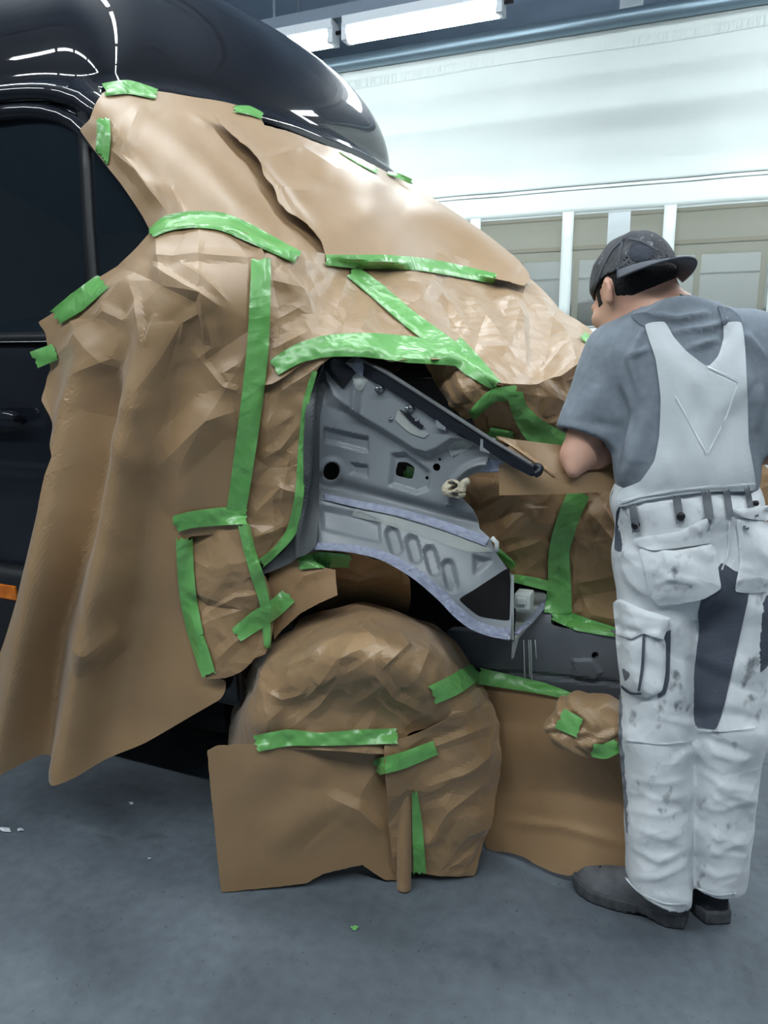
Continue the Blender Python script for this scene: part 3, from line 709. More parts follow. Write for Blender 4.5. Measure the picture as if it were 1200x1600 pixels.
# door frame over the glass: rounded rails that sweep into the windscreen pillar
def frame_rail(name, pts, r, mtl, parent):
    mb = MB(); mb.tube(resample(pts, 60), r, 14); return mb.build(name, M[mtl], parent, True)
frame_rail('door_frame', [(-4.4, 0.10, 2.03), (-2.6, 0.10, 2.03), (-2.0, 0.10, 2.032), (-1.78, 0.105, 2.022), (-1.66, 0.11, 1.985), (-1.58, 0.10, 1.925), (-1.4, 0.075, 1.75), (-1.28, 0.065, 1.64)], 0.022, 'black_paint', door)
frame_rail('roof_gutter', [(-4.4, 0.09, 2.075), (-2.4, 0.09, 2.075), (-1.95, 0.092, 2.075), (-1.74, 0.10, 2.062), (-1.63, 0.115, 2.03), (-1.56, 0.12, 1.97)], 0.024, 'black_paint', van)
# handle
mb = MB()
mb.tube(resample([W(-60, 652, 0.0), W(-50, 650, -0.035), W(0, 648, -0.045), W(22, 651, -0.04), W(31, 656, 0.0)], 24), 0.014, 12); mb.build('door_handle', M['black_paint'], door, True)
mb = MB(); mb.tube([W(-25, 640, 0.0), W(-25, 640, -0.006)], 0.05, 24); mb.build('handle_cup', M['black_satin'], door, True)
# lower cladding with the amber side marker
mb = MB(); xs = np.linspace(-2.62, -1.3, 12); P = []
for z, y in ((0.735, 0.012), (0.73, -0.018), (0.70, -0.024), (0.50, -0.02), (0.45, 0.0), (0.40, 0.03)): P.append(np.c_[xs, np.full(12, y), np.full(12, z)])
mb.grid(np.array(P)); cl = mb.build('cladding', M['black_satin'], door, True); solid(cl, 0.008)
mk = MB(); c0 = W(1, 911, -0.026); c1 = W(30, 938, -0.026); mk.box((c0[0], -0.036, c1[2]), (c1[0], -0.02, c0[2])); bevel(mk.build('side_marker', M['orange'], door), 0.004)
# underbody, sill and dark engine bay
mb = MB(); mb.box((-4.4, 0.07, 0.30), (-1.22, 0.35, 0.46)); mb.build('sill', M['black_matte'], van)
mb = MB(); mb.box((-4.4, 0.36, 0.10), (-1.25, 1.7, 0.46)); mb.box((-1.25, 0.75, 0.16), (-0.2, 1.5, 0.5)); mb.build('underbody', M['black_matte'], van)
mb = MB(); mb.box((-1.25, 0.50, 0.5), (-0.12, 1.6, 0.95)); mb.box((-1.02, 0.42, 0.9), (-0.85, 1.75, 1.34)); mb.box((-0.85, 0.7, 0.9), (-0.35, 1.5, 1.1)); mb.build('engine_bay', M['black_matte'], van)
mb = MB(); mb.box((-1.16, 0.09, 0.46), (-1.00, 0.5, 1.36)); mb.build('door_post', M['black_satin'], van)
# mirror that holds the paper out
mb = MB(); c = W(285, 475, -0.03); q = []
for k in range(9):
    a = k / 8 * math.pi; q.append((c[0] - 0.09 + 0.18 * k / 8, c[1] + 0.05, c[2]))
mb.tube(q, [0.03, 0.06, 0.075, 0.08, 0.08, 0.08, 0.075, 0.06, 0.03], 14); mb.tube([c + [0, 0.05, 0], (c[0] + 0.02, 0.03, c[2] - 0.02)], 0.03, 10); mb.build('mirror', M['black_satin'], van, True)
# front wheel, turned to the left
WC = np.array([-0.755, 0.115, 0.325]); WD = np.array([0.887, 0.462, 0]); WA = np.array([-0.462, 0.887, 0])   # centre of outer face, rolling direction, axle (inwards)
wheel = empty('wheel', WC); wheel.parent = van; wheel.matrix_parent_inverse = wm(van).inverted()
def lathe(prof, n=48):
    P = np.zeros((len(prof), n + 1, 3))
    for i, (r, a) in enumerate(prof):
        for k in range(n + 1):
            t = 2 * math.pi * k / n; P[i, k] = WC + WA * a + r * (math.cos(t) * WD + math.sin(t) * np.array([0, 0, 1.0]))
    mb = MB(); mb.grid(P); return mb
lathe([(0.21, 0.02), (0.23, 0.0), (0.285, 0.0), (0.312, 0.02), (0.322, 0.05), (0.322, 0.15), (0.312, 0.185), (0.285, 0.20), (0.22, 0.20)]).build('tyre', M['rubber'], wheel, True)
lathe([(0.0, 0.05), (0.06, 0.05), (0.08, 0.07), (0.16, 0.07), (0.20, 0.03), (0.215, 0.015)]).build('rim', M['steel'], wheel, True)

# ------------------------------------------------------------------ stripped wheelhouse: pressed grey panel
def rrect(p, poly, r, depth, soft=4.0):
    return -depth * np.clip(0.5 - poly_d(p, poly) / (2 * soft), 0, 1)
def panel_relief(p):
    d = np.zeros(len(p))
    d += rrect(p, [(508, 669), (574, 684), (574, 706), (508, 690)], 4, 0.008, 2.6)
    d += rrect(p, [(548, 724), (573, 728), (573, 745), (548, 740)], 4, 0.007, 2.6)
    d += rrect(p, [(612, 711), (632, 709), (670, 738), (668, 764), (650, 770), (609, 757)], 4, 0.009, 3.5)
    d += rrect(p, [(503, 792), (560, 803), (592, 816), (594, 846), (503, 826)], 4, 0.008, 3.5)
    for a, b in (((612, 832), (619, 856)), ((643, 845), (650, 869)), ((671, 862), (680, 890)), ((700, 884), (707, 915))):
        dd, _, _ = seg_d(p, a, b); d += -0.009 * np.clip(0.5 - (dd - 9) / 6, 0, 1)
    d += rrect(p, [(741, 869), (766, 876), (743, 896)], 3, 0.010, 4)
    # upper field stands proud of the lower one along a swept step
    up = [(505, 560), (512, 628), (545, 641), (600, 672), (650, 704), (672, 709), (690, 702), (712, 688), (760, 690), (740, 640), (640, 560)]
    d += 0.016 * np.clip(0.5 - poly_d(p, up) / 12, 0, 1)
    dd, _, _ = seg_d(p, (566, 600), (559, 640)); d += 0.010 * np.clip(1 - dd / 10, 0, 1)
    # waist groove above the seam, arch flange turning out below
    y0 = np.interp(p[:, 0], [470, 500, 620, 700, 770], [752, 752, 786, 806, 826]); d += -0.016 * np.exp(-((p[:, 1] - y0) / 11) ** 2) * (p[:, 0] > 480)
    # arc bead round the headlamp recess
    r = np.hypot(p[:, 0] - 765, p[:, 1] - 785); d += 0.010 * np.exp(-((r - 62) / 6) ** 2) * (p[:, 0] < 765) * (p[:, 1] < 790)
    d += 0.006 * np.exp(-(np.hypot(p[:, 0] - 518, p[:, 1] - 735) - 17) ** 2 / 14)
    return d
disc = lambda x, y, r, k=20, e=1.0: [(x + r * math.cos(2 * math.pi * i / k), y + e * r * math.sin(2 * math.pi * i / k)) for i in range(k)]
Yp = tps([(480, 620, .06), (478, 740, .055), (455, 870, .06), (410, 890, .03), (500, 600, .13), (500, 740, .12), (540, 575, .14), (620, 640, .14), (700, 690, .13), (780, 725, .12), (600, 740, .13), (700, 760, .14),
          (520, 800, .10), (620, 830, .10), (740, 860, .12), (790, 910, .13), (500, 860, .045), (560, 862, .04), (640, 895, .04), (700, 945, .05), (740, 985, .06), (798, 1000, .07), (795, 950, .10), (730, 930, .07)])
pan_out = [(505, 572), (530, 562), (556, 556), (575, 566), (600, 590), (650, 625), (700, 662), (750, 696), (788, 716), (782, 737), (745, 739), (728, 748), (716, 762), (722, 778), (738, 796), (748, 826), (764, 840), (774, 862), (790, 885), (800, 900),
           (799, 940), (797, 1000), (770, 994), (740, 982), (715, 962), (692, 936), (655, 903), (605, 874), (550, 862), (500, 860), (470, 868), (440, 884), (412, 896), (408, 884), (440, 868), (462, 840), (472, 800), (474, 740), (475, 680), (480, 620), (490, 590)]
wp = sheet('wheelhouse_panel', pan_out, Yp, crum=(), step=2.3, material='primer', thick=0.0025, parent=van, extra=lambda p: 1.6 * panel_relief(p), split=40, key='panel',
      holes=[disc(518, 735, 13, e=1.08), [(618, 723), (633, 723), (645, 732), (641, 749), (616, 743)], disc(682, 730, 6), disc(687, 718, 2.2), disc(665, 748, 2.8)])
BP = bvh_of(['panel'])
strip('seam_sealer', [(506, 776), (560, 788), (620, 800), (690, 820), (762, 846)], [9, 11, 12, 14, 16], BP, wp, 'sealant', 0.003, 3, 0.0012)
strip('seam_sealer', [(490, 853), (550, 857), (600, 869), (650, 897), (690, 931), (715, 957), (740, 976), (770, 987), (797, 991)], [10, 13, 15, 17, 17, 17, 17, 17, 17], BP, wp, 'sealant', 0.003, 4, 0.0014)
patch('primed_corner', [(763, 718), (784, 720), (779, 736), (750, 736)], BP, 0.002, 0.001, 'sealant', wp, 3)
patch('primed_corner', [(557, 557), (566, 562), (578, 590), (566, 588), (552, 578)], BP, 0.002, 0.001, 'sealant', wp, 3)
patch('primed_patch', [(546, 574), (556, 582), (575, 592), (563, 612), (556, 606)], BP, 0.001, 0.001, 'filler', wp, 3)
patch('primed_patch', [(560, 792), (620, 806), (690, 826), (756, 850), (770, 862), (730, 862), (660, 840), (600, 818), (550, 806)], BP, 0.0012, 0.001, 'filler', wp, 4)
patch('primed_patch', [(700, 696), (722, 684), (738, 696), (724, 706), (706, 714)], BP, 0.001, 0.001, 'filler', wp, 4)
patch('black_patch', [(718, 937), (740, 922), (772, 901), (796, 889), (796, 968), (780, 968), (748, 962)], BP, 0.0016, 0.001, 'black_matte', wp, 4)
# dark flange between the door post and the panel
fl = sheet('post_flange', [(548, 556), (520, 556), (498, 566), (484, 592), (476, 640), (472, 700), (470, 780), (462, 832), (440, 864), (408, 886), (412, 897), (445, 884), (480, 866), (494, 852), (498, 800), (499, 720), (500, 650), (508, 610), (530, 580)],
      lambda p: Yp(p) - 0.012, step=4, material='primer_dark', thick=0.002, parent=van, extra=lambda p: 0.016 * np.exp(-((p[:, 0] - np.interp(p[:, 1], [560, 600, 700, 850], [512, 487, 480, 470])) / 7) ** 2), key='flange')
# studs, plug, hinge bracket, foam block
def stud(x, y, r=0.006, l=0.02, mtl='steel', name='stud'):
    R, N, t = cast(BP, np.array([(x, y)], float)); R, N = R[0], N[0]; mb = MB()
    mb.tube([R, R + N * l * 0.3, R + N * l * 0.3, R + N * l * 0.9, R + N * l], [r * 1.9, r * 1.9, r, r, r * 0.6], 12); mb.build(name, M[mtl], wp, True)
stud(594, 607, 0.006, 0.022); stud(641, 638, 0.006, 0.022); stud(611, 655, 0.003, 0.008); stud(652, 657, 0.003, 0.01)
for x, y in ((660, 637), (686, 652)): stud(x, y, 0.009, 0.012, 'white_plastic', 'plug')
patch('hinge_slot', [(622, 641), (628, 642), (660, 672), (670, 678), (662, 684), (640, 676), (618, 656)], BP, 0.003, 0.002, 'filler', wp, 3)
patch('hinge_slot', [(624, 640), (634, 644), (662, 666), (656, 670), (640, 658)], BP, 0.007, 0.002, 'rail_black', wp, 3)
def clump(name, x, y, Y, n, r, spread, mtl, parent, seed):
    rnd = random.Random(seed); c = W(x, y, Y); L = [(c + np.array([rnd.uniform(-1, 1) * spread[0], rnd.uniform(-.4, .4) * spread[0], rnd.uniform(-1, 1) * spread[1]]), r * rnd.uniform(.7, 1.2)) for _ in range(n)]
    holes_ = [(c + np.array([rnd.uniform(-1, 1) * spread[0], -0.02, rnd.uniform(-1, 1) * spread[1]]), r * 0.35) for _ in range(9)]
    def f(p):
        v = smin_all([np.linalg.norm(p - a, axis=1) - b for a, b in L], 0.012)
        for a, b in holes_: v = np.maximum(v, -(np.hypot(p[:, 0] - a[0], p[:, 2] - a[2]) - b))
        return v
    e = 0.06; return sdf_obj(name, f, c - e, c + e, 0.0035, mtl, parent)
clump('foam_block', 707, 764, 0.115, 8, 0.014, (0.014, 0.016), 'cream', wp, 2)
mb = MB(); mb.tube(resample([W(733, 750, .09), W(724, 756, .09), W(722, 766, .09), W(722, 776, .09)], 12), [0.006] + [0.009] * 10 + [0.006], 10); mb.build('foam_block', M['cream'], wp, True)

# upper rail of the stripped wing
def prism(name, ends, mtl, parent, bev=0.004):
    mb = MB(); mb.hexa(ends); o = mb.build(name, M[mtl], parent); bevel(o, bev, 2); return o
def rail_pts(x, yt, yb, Yf, Yb):
    return [W(x, yb, Yf), W(x, yt, Yf), W(x, yt, Yf) + [0, Yb - Yf, 0], W(x, yb, Yf) + [0, Yb - Yf, 0]]
def rail_seg(name, L, mtl):
    mb = MB(); v = []; f = []
    for x, yt, yb, Yf, Yb in L: v += rail_pts(x, yt, yb, Yf, Yb)
    k = len(L); f = [(i * 4 + j, i * 4 + (j + 1) % 4, i * 4 + 4 + (j + 1) % 4, i * 4 + 4 + j) for i in range(k - 1) for j in range(4)] + [(3, 2, 1, 0), tuple(4 * (k - 1) + j for j in range(4))]
    mb.add(v, f); o = mb.build(name, M[mtl], van); bevel(o, 0.003, 2); return o
rail_seg('wing_rail', [(566, 561, 588, .115, .14), (600, 582, 605, .105, .13), (660, 621, 643, .095, .12), (705, 650, 674, .09, .115), (720, 662, 680, .09, .115), (770, 692, 710, .085, .11), (800, 710, 730, .08, .105), (830, 726, 745, .07, .09), (842, 735, 742, .07, .085)], 'rail_black')
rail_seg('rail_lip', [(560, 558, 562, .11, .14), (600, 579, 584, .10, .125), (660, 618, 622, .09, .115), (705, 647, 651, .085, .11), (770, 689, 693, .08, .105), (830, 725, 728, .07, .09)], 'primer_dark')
for x, y in ((688, 656), (757, 692)):  # flush grey blocks stand for the panel seen through cutouts in the rail
    a = W(x, y, 0.0925 if x < 700 else 0.0865); prism('rail_cutout_panel', [a + [-.012, 0, -.02], a + [.014, 0, -.026], a + [.014, 0, .006], a + [-.012, 0, .012], a + [-.012, .05, -.02], a + [.014, .05, -.026], a + [.014, .05, .006], a + [-.012, .05, .012]], 'primer', van, 0.003)
mb = MB(); mb.tube(resample([W(836, 742, .06), W(842, 738, .06), W(844, 731, .065), W(838, 728, .075)], 10), 0.008, 10); mb.build('rail_end', M['rail_black'], van, True)

# crossmember in front of the wheel and the ledge it carries
cm = sheet('crossmember', [(700, 985), (790, 992), (812, 985), (862, 945), (862, 975), (905, 985), (1010, 996), (1010, 1088), (930, 1085), (860, 1075), (790, 1062), (740, 1050), (715, 1020)],
      tps([(700, 985, .34), (800, 990, .30), (862, 950, .34), (900, 985, .30), (1010, 1000, .33), (1010, 1085, .34), (740, 1050, .34), (860, 1074, .31)]), step=5, material='primer_mid', thick=0.03, parent=van, key='cross', holes=[disc(930, 1024, 5.5)],
      extra=lambda p: 0.008 * np.clip(0.5 - poly_d(p, [(895, 1030), (925, 1030), (940, 1050), (930, 1062), (898, 1058)]) / 6, 0, 1) - 0.008 * np.exp(-((p[:, 1] - np.interp(p[:, 0], [800, 1000], [1052, 1072])) / 4) ** 2))
led = MB(); zc = 0.70
a, b, c_, d_ = floor_at(804, 998, zc), floor_at(806, 924, zc), floor_at(846, 922, zc), floor_at(862, 936, zc)
led.hexa([a - [0, 0, .012], d_ - [0, 0, .012], c_ - [0, 0, .012], b - [0, 0, .012], a, d_, c_, b]); lo_ = led.build('ledge', M['filler'], van); bevel(lo_, 0.002)
SURF['ledge'] = (np.array(led.v), np.array([t for f in led.f for t in ((f[0], f[1], f[2]), (f[0], f[2], f[3]))]))
mb = MB(); q = W(818, 940, .20); mb.box(q + [-.02, -.02, -.015], q + [.02, .03, .025]); mb.box(q + [-.012, -.03, .0], q + [.012, -.02, .018]); bevel(mb.build('bracket', M['white_plastic'], van), 0.004)
mb = MB(); mb.hexa([W(799, 898, .105), W(803, 898, .105), W(803, 1000, .09), W(799, 1000, .09), W(799, 898, .14), W(803, 898, .14), W(803, 1000, .12), W(799, 1000, .12)]); mb.build('panel_edge', M['filler'], van)
prism('ledge_web', [W(800, 1000, .10), W(812, 992, .13), W(803, 1028, .14), W(799, 1030, .11), W(800, 1000, .12), W(812, 992, .15), W(803, 1028, .16), W(799, 1030, .13)], 'filler', van, 0.001)
strip('seam_sealer', [(806, 990), (830, 968), (856, 938)], [7, 9, 9], bvh_of(['ledge', 'cross']), cm, 'sealant', 0.003, 8)
for x, l in ((818, 1060), (826, 1058), (829, 1063), (836, 1030)):
    mb = MB(); Y0 = 0.295; mb.tube([W(x, 1000, Y0), W(x + 1, (1000 + l) / 2, Y0), W(x + 2, l, Y0)], [0.0016, 0.0014, 0.002], 6); mb.build('paint_run', M['white_plastic'], cm, True)
mb = MB(); mb.tube([W(768, 840, .10), W(776, 848, .10), W(776, 862, .10)], 0.006, 8); mb.build('clip', M['white_plastic'], van, True)
# ================================================================== MASKING PAPER
def body_f(q):
    a = q[:, 0] - x_ws(q[:, 2], q[:, 1]); b = y_side(q[:, 2]) - q[:, 1]
    return np.maximum(a, b)
def on_body(pts, lift=0.0):
    y = hit(body_f, pts, -0.1, 2.0); out = []
    for (px, py), v in zip(pts, y):
        if not np.isnan(v): out.append((px, py, float(v) - lift))
    return out
def paper(name_key, label, outline, Y, **kw):
    o = sheet('masking_paper', outline, Y, key=name_key, **kw); rebase(o)
    return tag(o, label, 'masking paper', 'sheets of brown masking paper')

# --- left windscreen sheet
g = [(x, y) for x in range(150, 560, 45) for y in range(150, 420, 35)]
A = [a for a in on_body(g, 0.02) if a[2] < 1.3]
A = [a for a in A if inside(np.array([[a[0], a[1]]]), [(120, 120), (560, 120), (560, 430), (230, 430), (100, 200)])[0]]
Yws = tps(A)
YwsL = lambda p: Yws(p) + 0.0
paper('ws_left', 'pale sheet down the near windscreen pillar, taped at the roof edge',
      [(160, 146), (172, 138), (205, 132), (245, 142), (300, 152), (345, 160), (385, 170), (405, 182), (430, 230), (470, 300), (520, 370), (525, 408), (465, 408), (420, 386), (380, 366), (330, 352), (285, 354), (240, 366), (222, 338), (205, 312), (188, 287), (168, 262), (125, 203), (140, 186), (148, 165)],
      YwsL, step=5, seed=11, crum=((70, 0.004, (1.0, 2.2), -0.75), (28, 0.0012)),
      folds=[([(200, 165), (300, 280), (400, 380)], 26, 0.018, 's'), ([(245, 180), (350, 300), (440, 395)], 20, 0.012, 's'), ([(170, 230), (215, 270), (260, 330)], 14, 0.010, 'k'), ([(180, 195), (160, 240)], 12, 0.008, 't'),
             ([(215, 175), (190, 240), (240, 300)], 16, 0.010, 't'), ([(265, 290), (290, 345)], 12, 0.008, 'k'), ([(300, 180), (330, 200)], 8, 0.004, 't')])
# --- right windscreen sheet, overlapping, its far corner rolled up
A3 = [a for a in on_body([(x, y) for x in range(300, 650, 40) for y in range(190, 430, 35)], 0.03) if a[2] < 1.25] + [(620, 300, 1.45), (700, 340, 1.5), (760, 380, 1.45), (822, 430, 1.25), (700, 420, .95), (775, 435, 1.1), (600, 275, 1.4)]
Yw3 = tps(A3)
paper('ws_right', 'large smooth sheet over the windscreen with a rolled far corner',
      [(335, 184), (360, 190), (405, 196), (450, 206), (500, 225), (545, 240), (600, 268), (650, 296), (700, 331), (760, 376), (800, 404), (822, 424), (827, 436), (818, 449), (800, 445), (776, 440), (700, 424), (600, 412), (512, 404), (500, 378), (478, 356), (448, 336), (432, 318), (424, 300), (408, 280), (403, 264), (388, 242), (372, 228), (352, 206)],
      lambda p: Yw3(p) - 0.025 - 0.05 * np.clip((p[:, 0] - 650) / 170, 0, 1), step=5, seed=12, jag=0.5, crum=((90, 0.005, (2.0, 1.0), 0.4), (35, 0.001)),
      folds=[([(400, 255), (470, 235), (520, 270), (600, 300)], 22, 0.012, 'k'), ([(520, 262), (640, 330), (790, 420)], 26, 0.022, 's'), ([(630, 320), (720, 375), (815, 432)], 22, 0.03, 's'), ([(500, 385), (560, 340), (620, 330)], 30, 0.008, 's'),
             ([(345, 190), (410, 275), (500, 385)], 14, 0.018, 's'), ([(420, 300), (500, 300)], 18, 0.006, 't')])
# --- sheet under the windscreen (left of the diagonal tape)
A4 = [(400, 380, .07), (430, 400, .08), (520, 400, .35), (560, 425, .45), (620, 470, .42), (680, 525, .33), (725, 562, .22), (640, 565, .13), (560, 556, .08), (490, 560, .05), (430, 590, -.01), (408, 600, -.01), (410, 500, .0), (415, 430, .04), (500, 480, .16), (580, 510, .22), (460, 540, .04)]
Y4 = tps(A4)
paper('cowl_left', 'crumpled sheet under the windscreen, between vertical and diagonal tape',
      [(395, 372), (440, 388), (500, 398), (552, 402), (580, 440), (625, 478), (680, 522), (735, 566), (700, 566), (640, 564), (560, 556), (500, 556), (455, 578), (425, 600), (405, 602), (404, 520), (406, 430), (402, 392)],
      Y4, material='kraft_crease', step=4.5, seed=13, crum=((46, 0.014), (22, 0.003)),
      folds=[([(425, 410), (470, 460), (500, 515)], 20, 0.014, 'k'), ([(430, 500), (470, 480)], 12, 0.008, 't'), ([(425, 545), (480, 520)], 14, 0.01, 't'), ([(500, 515), (600, 480)], 26, 0.012, 's'), ([(540, 430), (520, 500)], 22, 0.01, 't')])
# --- sheet over the engine bay
A5 = [(545, 420, .40), (620, 470, .41), (680, 525, .32), (725, 562, .20), (778, 604, .20), (840, 612, .28), (900, 598, .36), (918, 580, .42), (930, 530, .85), (926, 520, 1.0), (880, 480, 1.15), (830, 445, 1.2), (780, 436, 1.1), (700, 420, .84), (660, 415, .72), (620, 412, .60), (620, 375, .80), (560, 385, .56), (700, 390, .98), (530, 404, .40), (790, 424, 1.18), (700, 490, .55), (780, 520, .55), (850, 530, .7), (800, 570, .36), (880, 560, .55)]
Y5 = tps(A5)
paper('bay_top', 'bright sheet tented over the engine bay behind the painter\'s arm',
      [(530, 404), (560, 385), (620, 375), (700, 392), (790, 424), (822, 434), (850, 458), (880, 482), (925, 520), (932, 545), (925, 580), (900, 596), (872, 604), (838, 612), (806, 608), (776, 604), (745, 580), (720, 556), (680, 522), (625, 478), (585, 446)],
      Y5, material='kraft_crease', step=4.5, seed=14, crum=((60, 0.016, (1.0, 1.8), 0.3), (26, 0.003)),
      folds=[([(785, 440), (815, 500), (820, 590)], 22, 0.03, 'k'), ([(830, 450), (880, 520), (905, 580)], 26, 0.025, 't'), ([(620, 440), (690, 460), (740, 520)], 20, 0.014, 'K'), ([(730, 450), (790, 540)], 24, 0.018, 't'), ([(740, 540), (830, 560)], 18, 0.014, 't'), ([(590, 430), (620, 470)], 10, 0.01, 't'), ([(840, 590), (880, 545)], 16, 0.014, 'k')])
# --- big drape over the door and the mirror
A1 = [(240, 362, .01), (330, 350, .02), (400, 384, .04), (405, 500, -.02), (390, 640, -.03), (370, 800, -.02), (335, 870, -.02), (300, 960, -.02), (345, 1090, -.04), (240, 1150, -.05), (160, 440, -.03), (85, 500, -.03), (55, 505, -.02), (75, 560, -.03), (60, 620, -.04), (95, 720, -.10),
      (60, 900, -.18), (0, 1020, -.20), (10, 1190, -.17), (85, 1212, -.15), (170, 1185, -.10), (200, 900, -.11), (170, 700, -.12), (270, 430, -.13), (310, 470, -.14), (220, 490, -.15), (330, 540, -.09), (280, 650, -.09), (280, 800, -.06), (140, 560, -.09), (120, 1000, -.13)]
Y1 = tps(A1)
def roll(p):   # long vertical rolls of the free-hanging part
    t = np.clip((p[:, 1] - 500) / 130, 0, 1); y = p[:, 1]
    def r(xs, wd, a): 
        x = np.interp(y, [480, 600, 800, 1000, 1200], xs); return a * np.exp(-((p[:, 0] - x) / wd) ** 2)
    return t * (r([150, 132, 96, 46, 12], 30, 0.062) + r([262, 232, 186, 138, 104], 34, 0.06) - r([190, 172, 140, 92, 60], 24, 0.06) + r([330, 310, 300, 280, 250], 60, 0.02) - r([290, 275, 250, 210, 170], 30, 0.015))
paper('door_drape', 'tall free-hanging drape over the van door and mirror, rolled at its left edge',
      [(240, 360), (270, 352), (330, 346), (385, 360), (412, 392), (418, 460), (412, 560), (398, 680), (385, 790), (372, 830), (300, 835), (290, 880), (300, 940), (312, 990), (325, 1050), (352, 1064), (352, 1080), (345, 1092), (300, 1118), (230, 1158), (160, 1190), (128, 1206), (100, 1213), (84, 1210), (80, 1196), (50, 1188), (24, 1196), (14, 1210), (16, 1236), (4, 1258), (0, 1240), (8, 1215), (-2, 1160), (-4, 1040), (12, 1000), (54, 880), (112, 716), (88, 668), (62, 625), (68, 590), (75, 575), (72, 545), (68, 520), (58, 503), (82, 490), (120, 470), (160, 432), (200, 395)],
      Y1, step=5, seed=15, crum=((58, 0.016, (1.0, 1.5), 0.1), (30, 0.0015)), extra=roll, cmask=lambda p: np.clip((860 - p[:, 1]) / 300, 0.22, 1),
      folds=[([(235, 400), (310, 402), (400, 398)], 16, 0.018, 'K'), ([(230, 405), (190, 450), (148, 508)], 24, 0.03, 't'), ([(148, 508), (170, 490), (200, 505)], 14, 0.018, 't'), ([(232, 410), (290, 450), (345, 480)], 18, 0.014, 'k'), ([(280, 410), (355, 470)], 14, 0.012, 'k'),
             ([(205, 440), (215, 500), (225, 542)], 16, 0.016, 'k'), ([(240, 488), (232, 540)], 16, 0.012, 'K'), ([(315, 488), (285, 505), (280, 540)], 16, 0.018, 'k'), ([(318, 492), (330, 540), (305, 560)], 16, 0.018, 't'), ([(305, 550), (350, 600), (375, 610)], 16, 0.02, 'k'), ([(375, 565), (350, 580), (372, 612)], 14, 0.012, 't'),
             ([(240, 735), (210, 700), (180, 660)], 22, 0.012, 's'), ([(240, 738), (330, 650), (372, 640)], 40, 0.022, 't'), ([(105, 990), (150, 1002), (190, 975)], 42, 0.018, 't'), ([(145, 1022), (190, 980)], 30, 0.012, 't'),
             ([(130, 590), (175, 560), (190, 520)], 16, 0.014, 't'), ([(80, 560), (120, 540), (150, 500)], 18, 0.012, 't'), ([(330, 620), (290, 740), (250, 800)], 40, 0.012, 's')])
# --- narrow sheet along the wing edge
A6 = [(408, 590, -.005), (395, 700, -.01), (385, 800, -.01), (400, 870, -.0), (415, 885, .02), (450, 850, .035), (468, 790, .04), (472, 700, .04), (480, 620, .045), (495, 572, .05), (440, 580, .02), (430, 700, .015), (425, 800, .015)]
Y6 = tps(A6)
paper('wing_strip', 'narrow crumpled sheet between the long vertical tape and the grey panel',
      [(404, 592), (450, 574), (500, 558), (520, 556), (500, 572), (484, 600), (478, 650), (474, 720), (472, 790), (460, 835), (440, 858), (412, 880), (392, 872), (384, 820), (380, 780), (394, 680)],
      Y6, material='kraft_crease', step=4, seed=16, crum=((36, 0.010), (20, 0.0025)),
      folds=[([(425, 620), (480, 585), (510, 562)], 16, 0.014, 'k'), ([(405, 720), (440, 700), (470, 660)], 14, 0.012, 't'), ([(400, 800), (440, 760), (468, 770)], 14, 0.010, 'k'), ([(420, 640), (415, 730)], 12, 0.01, 't'), ([(455, 700), (440, 790)], 12, 0.01, 'K'), ([(395, 840), (450, 820)], 12, 0.01, 't')])
# --- small sheet behind the wheel arch
A7 = [(276, 815, -.03), (385, 805, -.02), (415, 890, .0), (425, 930, .02), (420, 1010, .02), (395, 1030, -.01), (340, 1058, -.05), (315, 1050, -.05), (292, 940, -.045), (350, 900, -.03), (360, 1000, -.03)]
Y7 = tps(A7)
paper('sill_sheet', 'small crumpled sheet below the door, framed by tape on three sides',
      [(280, 826), (330, 822), (386, 818), (398, 872), (416, 905), (428, 950), (424, 1000), (414, 1022), (398, 1028), (390, 1038), (376, 1050), (350, 1060), (318, 1056), (308, 1000), (292, 940), (284, 880)],
      lambda p: Y7(p) - 0.012, material='kraft_crease', step=4, seed=17, jag=0.4, crum=((40, 0.010), (20, 0.0025)),
      folds=[([(320, 960), (370, 930), (410, 925)], 12, 0.010, 'k'), ([(330, 840), (300, 860)], 10, 0.008, 't'), ([(340, 1030), (370, 1000), (400, 985)], 14, 0.010, 't'), ([(310, 930), (360, 880), (395, 880)], 20, 0.010, 's')])
# --- inside the wheel arch
paper('arch_flap', 'stiff flap of paper hanging into the wheel arch above the wheel',
      [(420, 892), (440, 876), (470, 872), (500, 886), (524, 890), (525, 908), (527, 930), (500, 942), (470, 958), (452, 974), (440, 985), (428, 1000), (425, 960), (418, 925)],
      tps([(420, 892, .05), (470, 872, .06), (524, 890, .08), (527, 930, .06), (452, 974, .05), (428, 1000, .04), (425, 950, .04)]), step=4, seed=18, jag=0.3, curve=False, crum=((50, 0.004), (22, 0.0015)), material='kraft2', folds=[([(460, 920), (475, 900), (510, 890)], 12, 0.006, 't'), ([(440, 975), (455, 920)], 10, 0.005, 't')])
paper('arch_back', 'shadowed sheet lining the back of the wheel arch',
      [(430, 880), (500, 862), (560, 864), (610, 882), (640, 905), (636, 960), (560, 975), (480, 985), (430, 985)],
      tps([(430, 880, .10), (500, 862, .10), (560, 864, .12), (640, 905, .2), (636, 960, .3), (560, 975, .32), (430, 985, .25), (540, 920, .2)]), step=5, seed=19, crum=((45, 0.010), (22, 0.003)), material='kraft2_crease', folds=[([(525, 900), (560, 906), (620, 895)], 12, 0.01, 'k'), ([(560, 910), (548, 938)], 10, 0.012, 'k')])
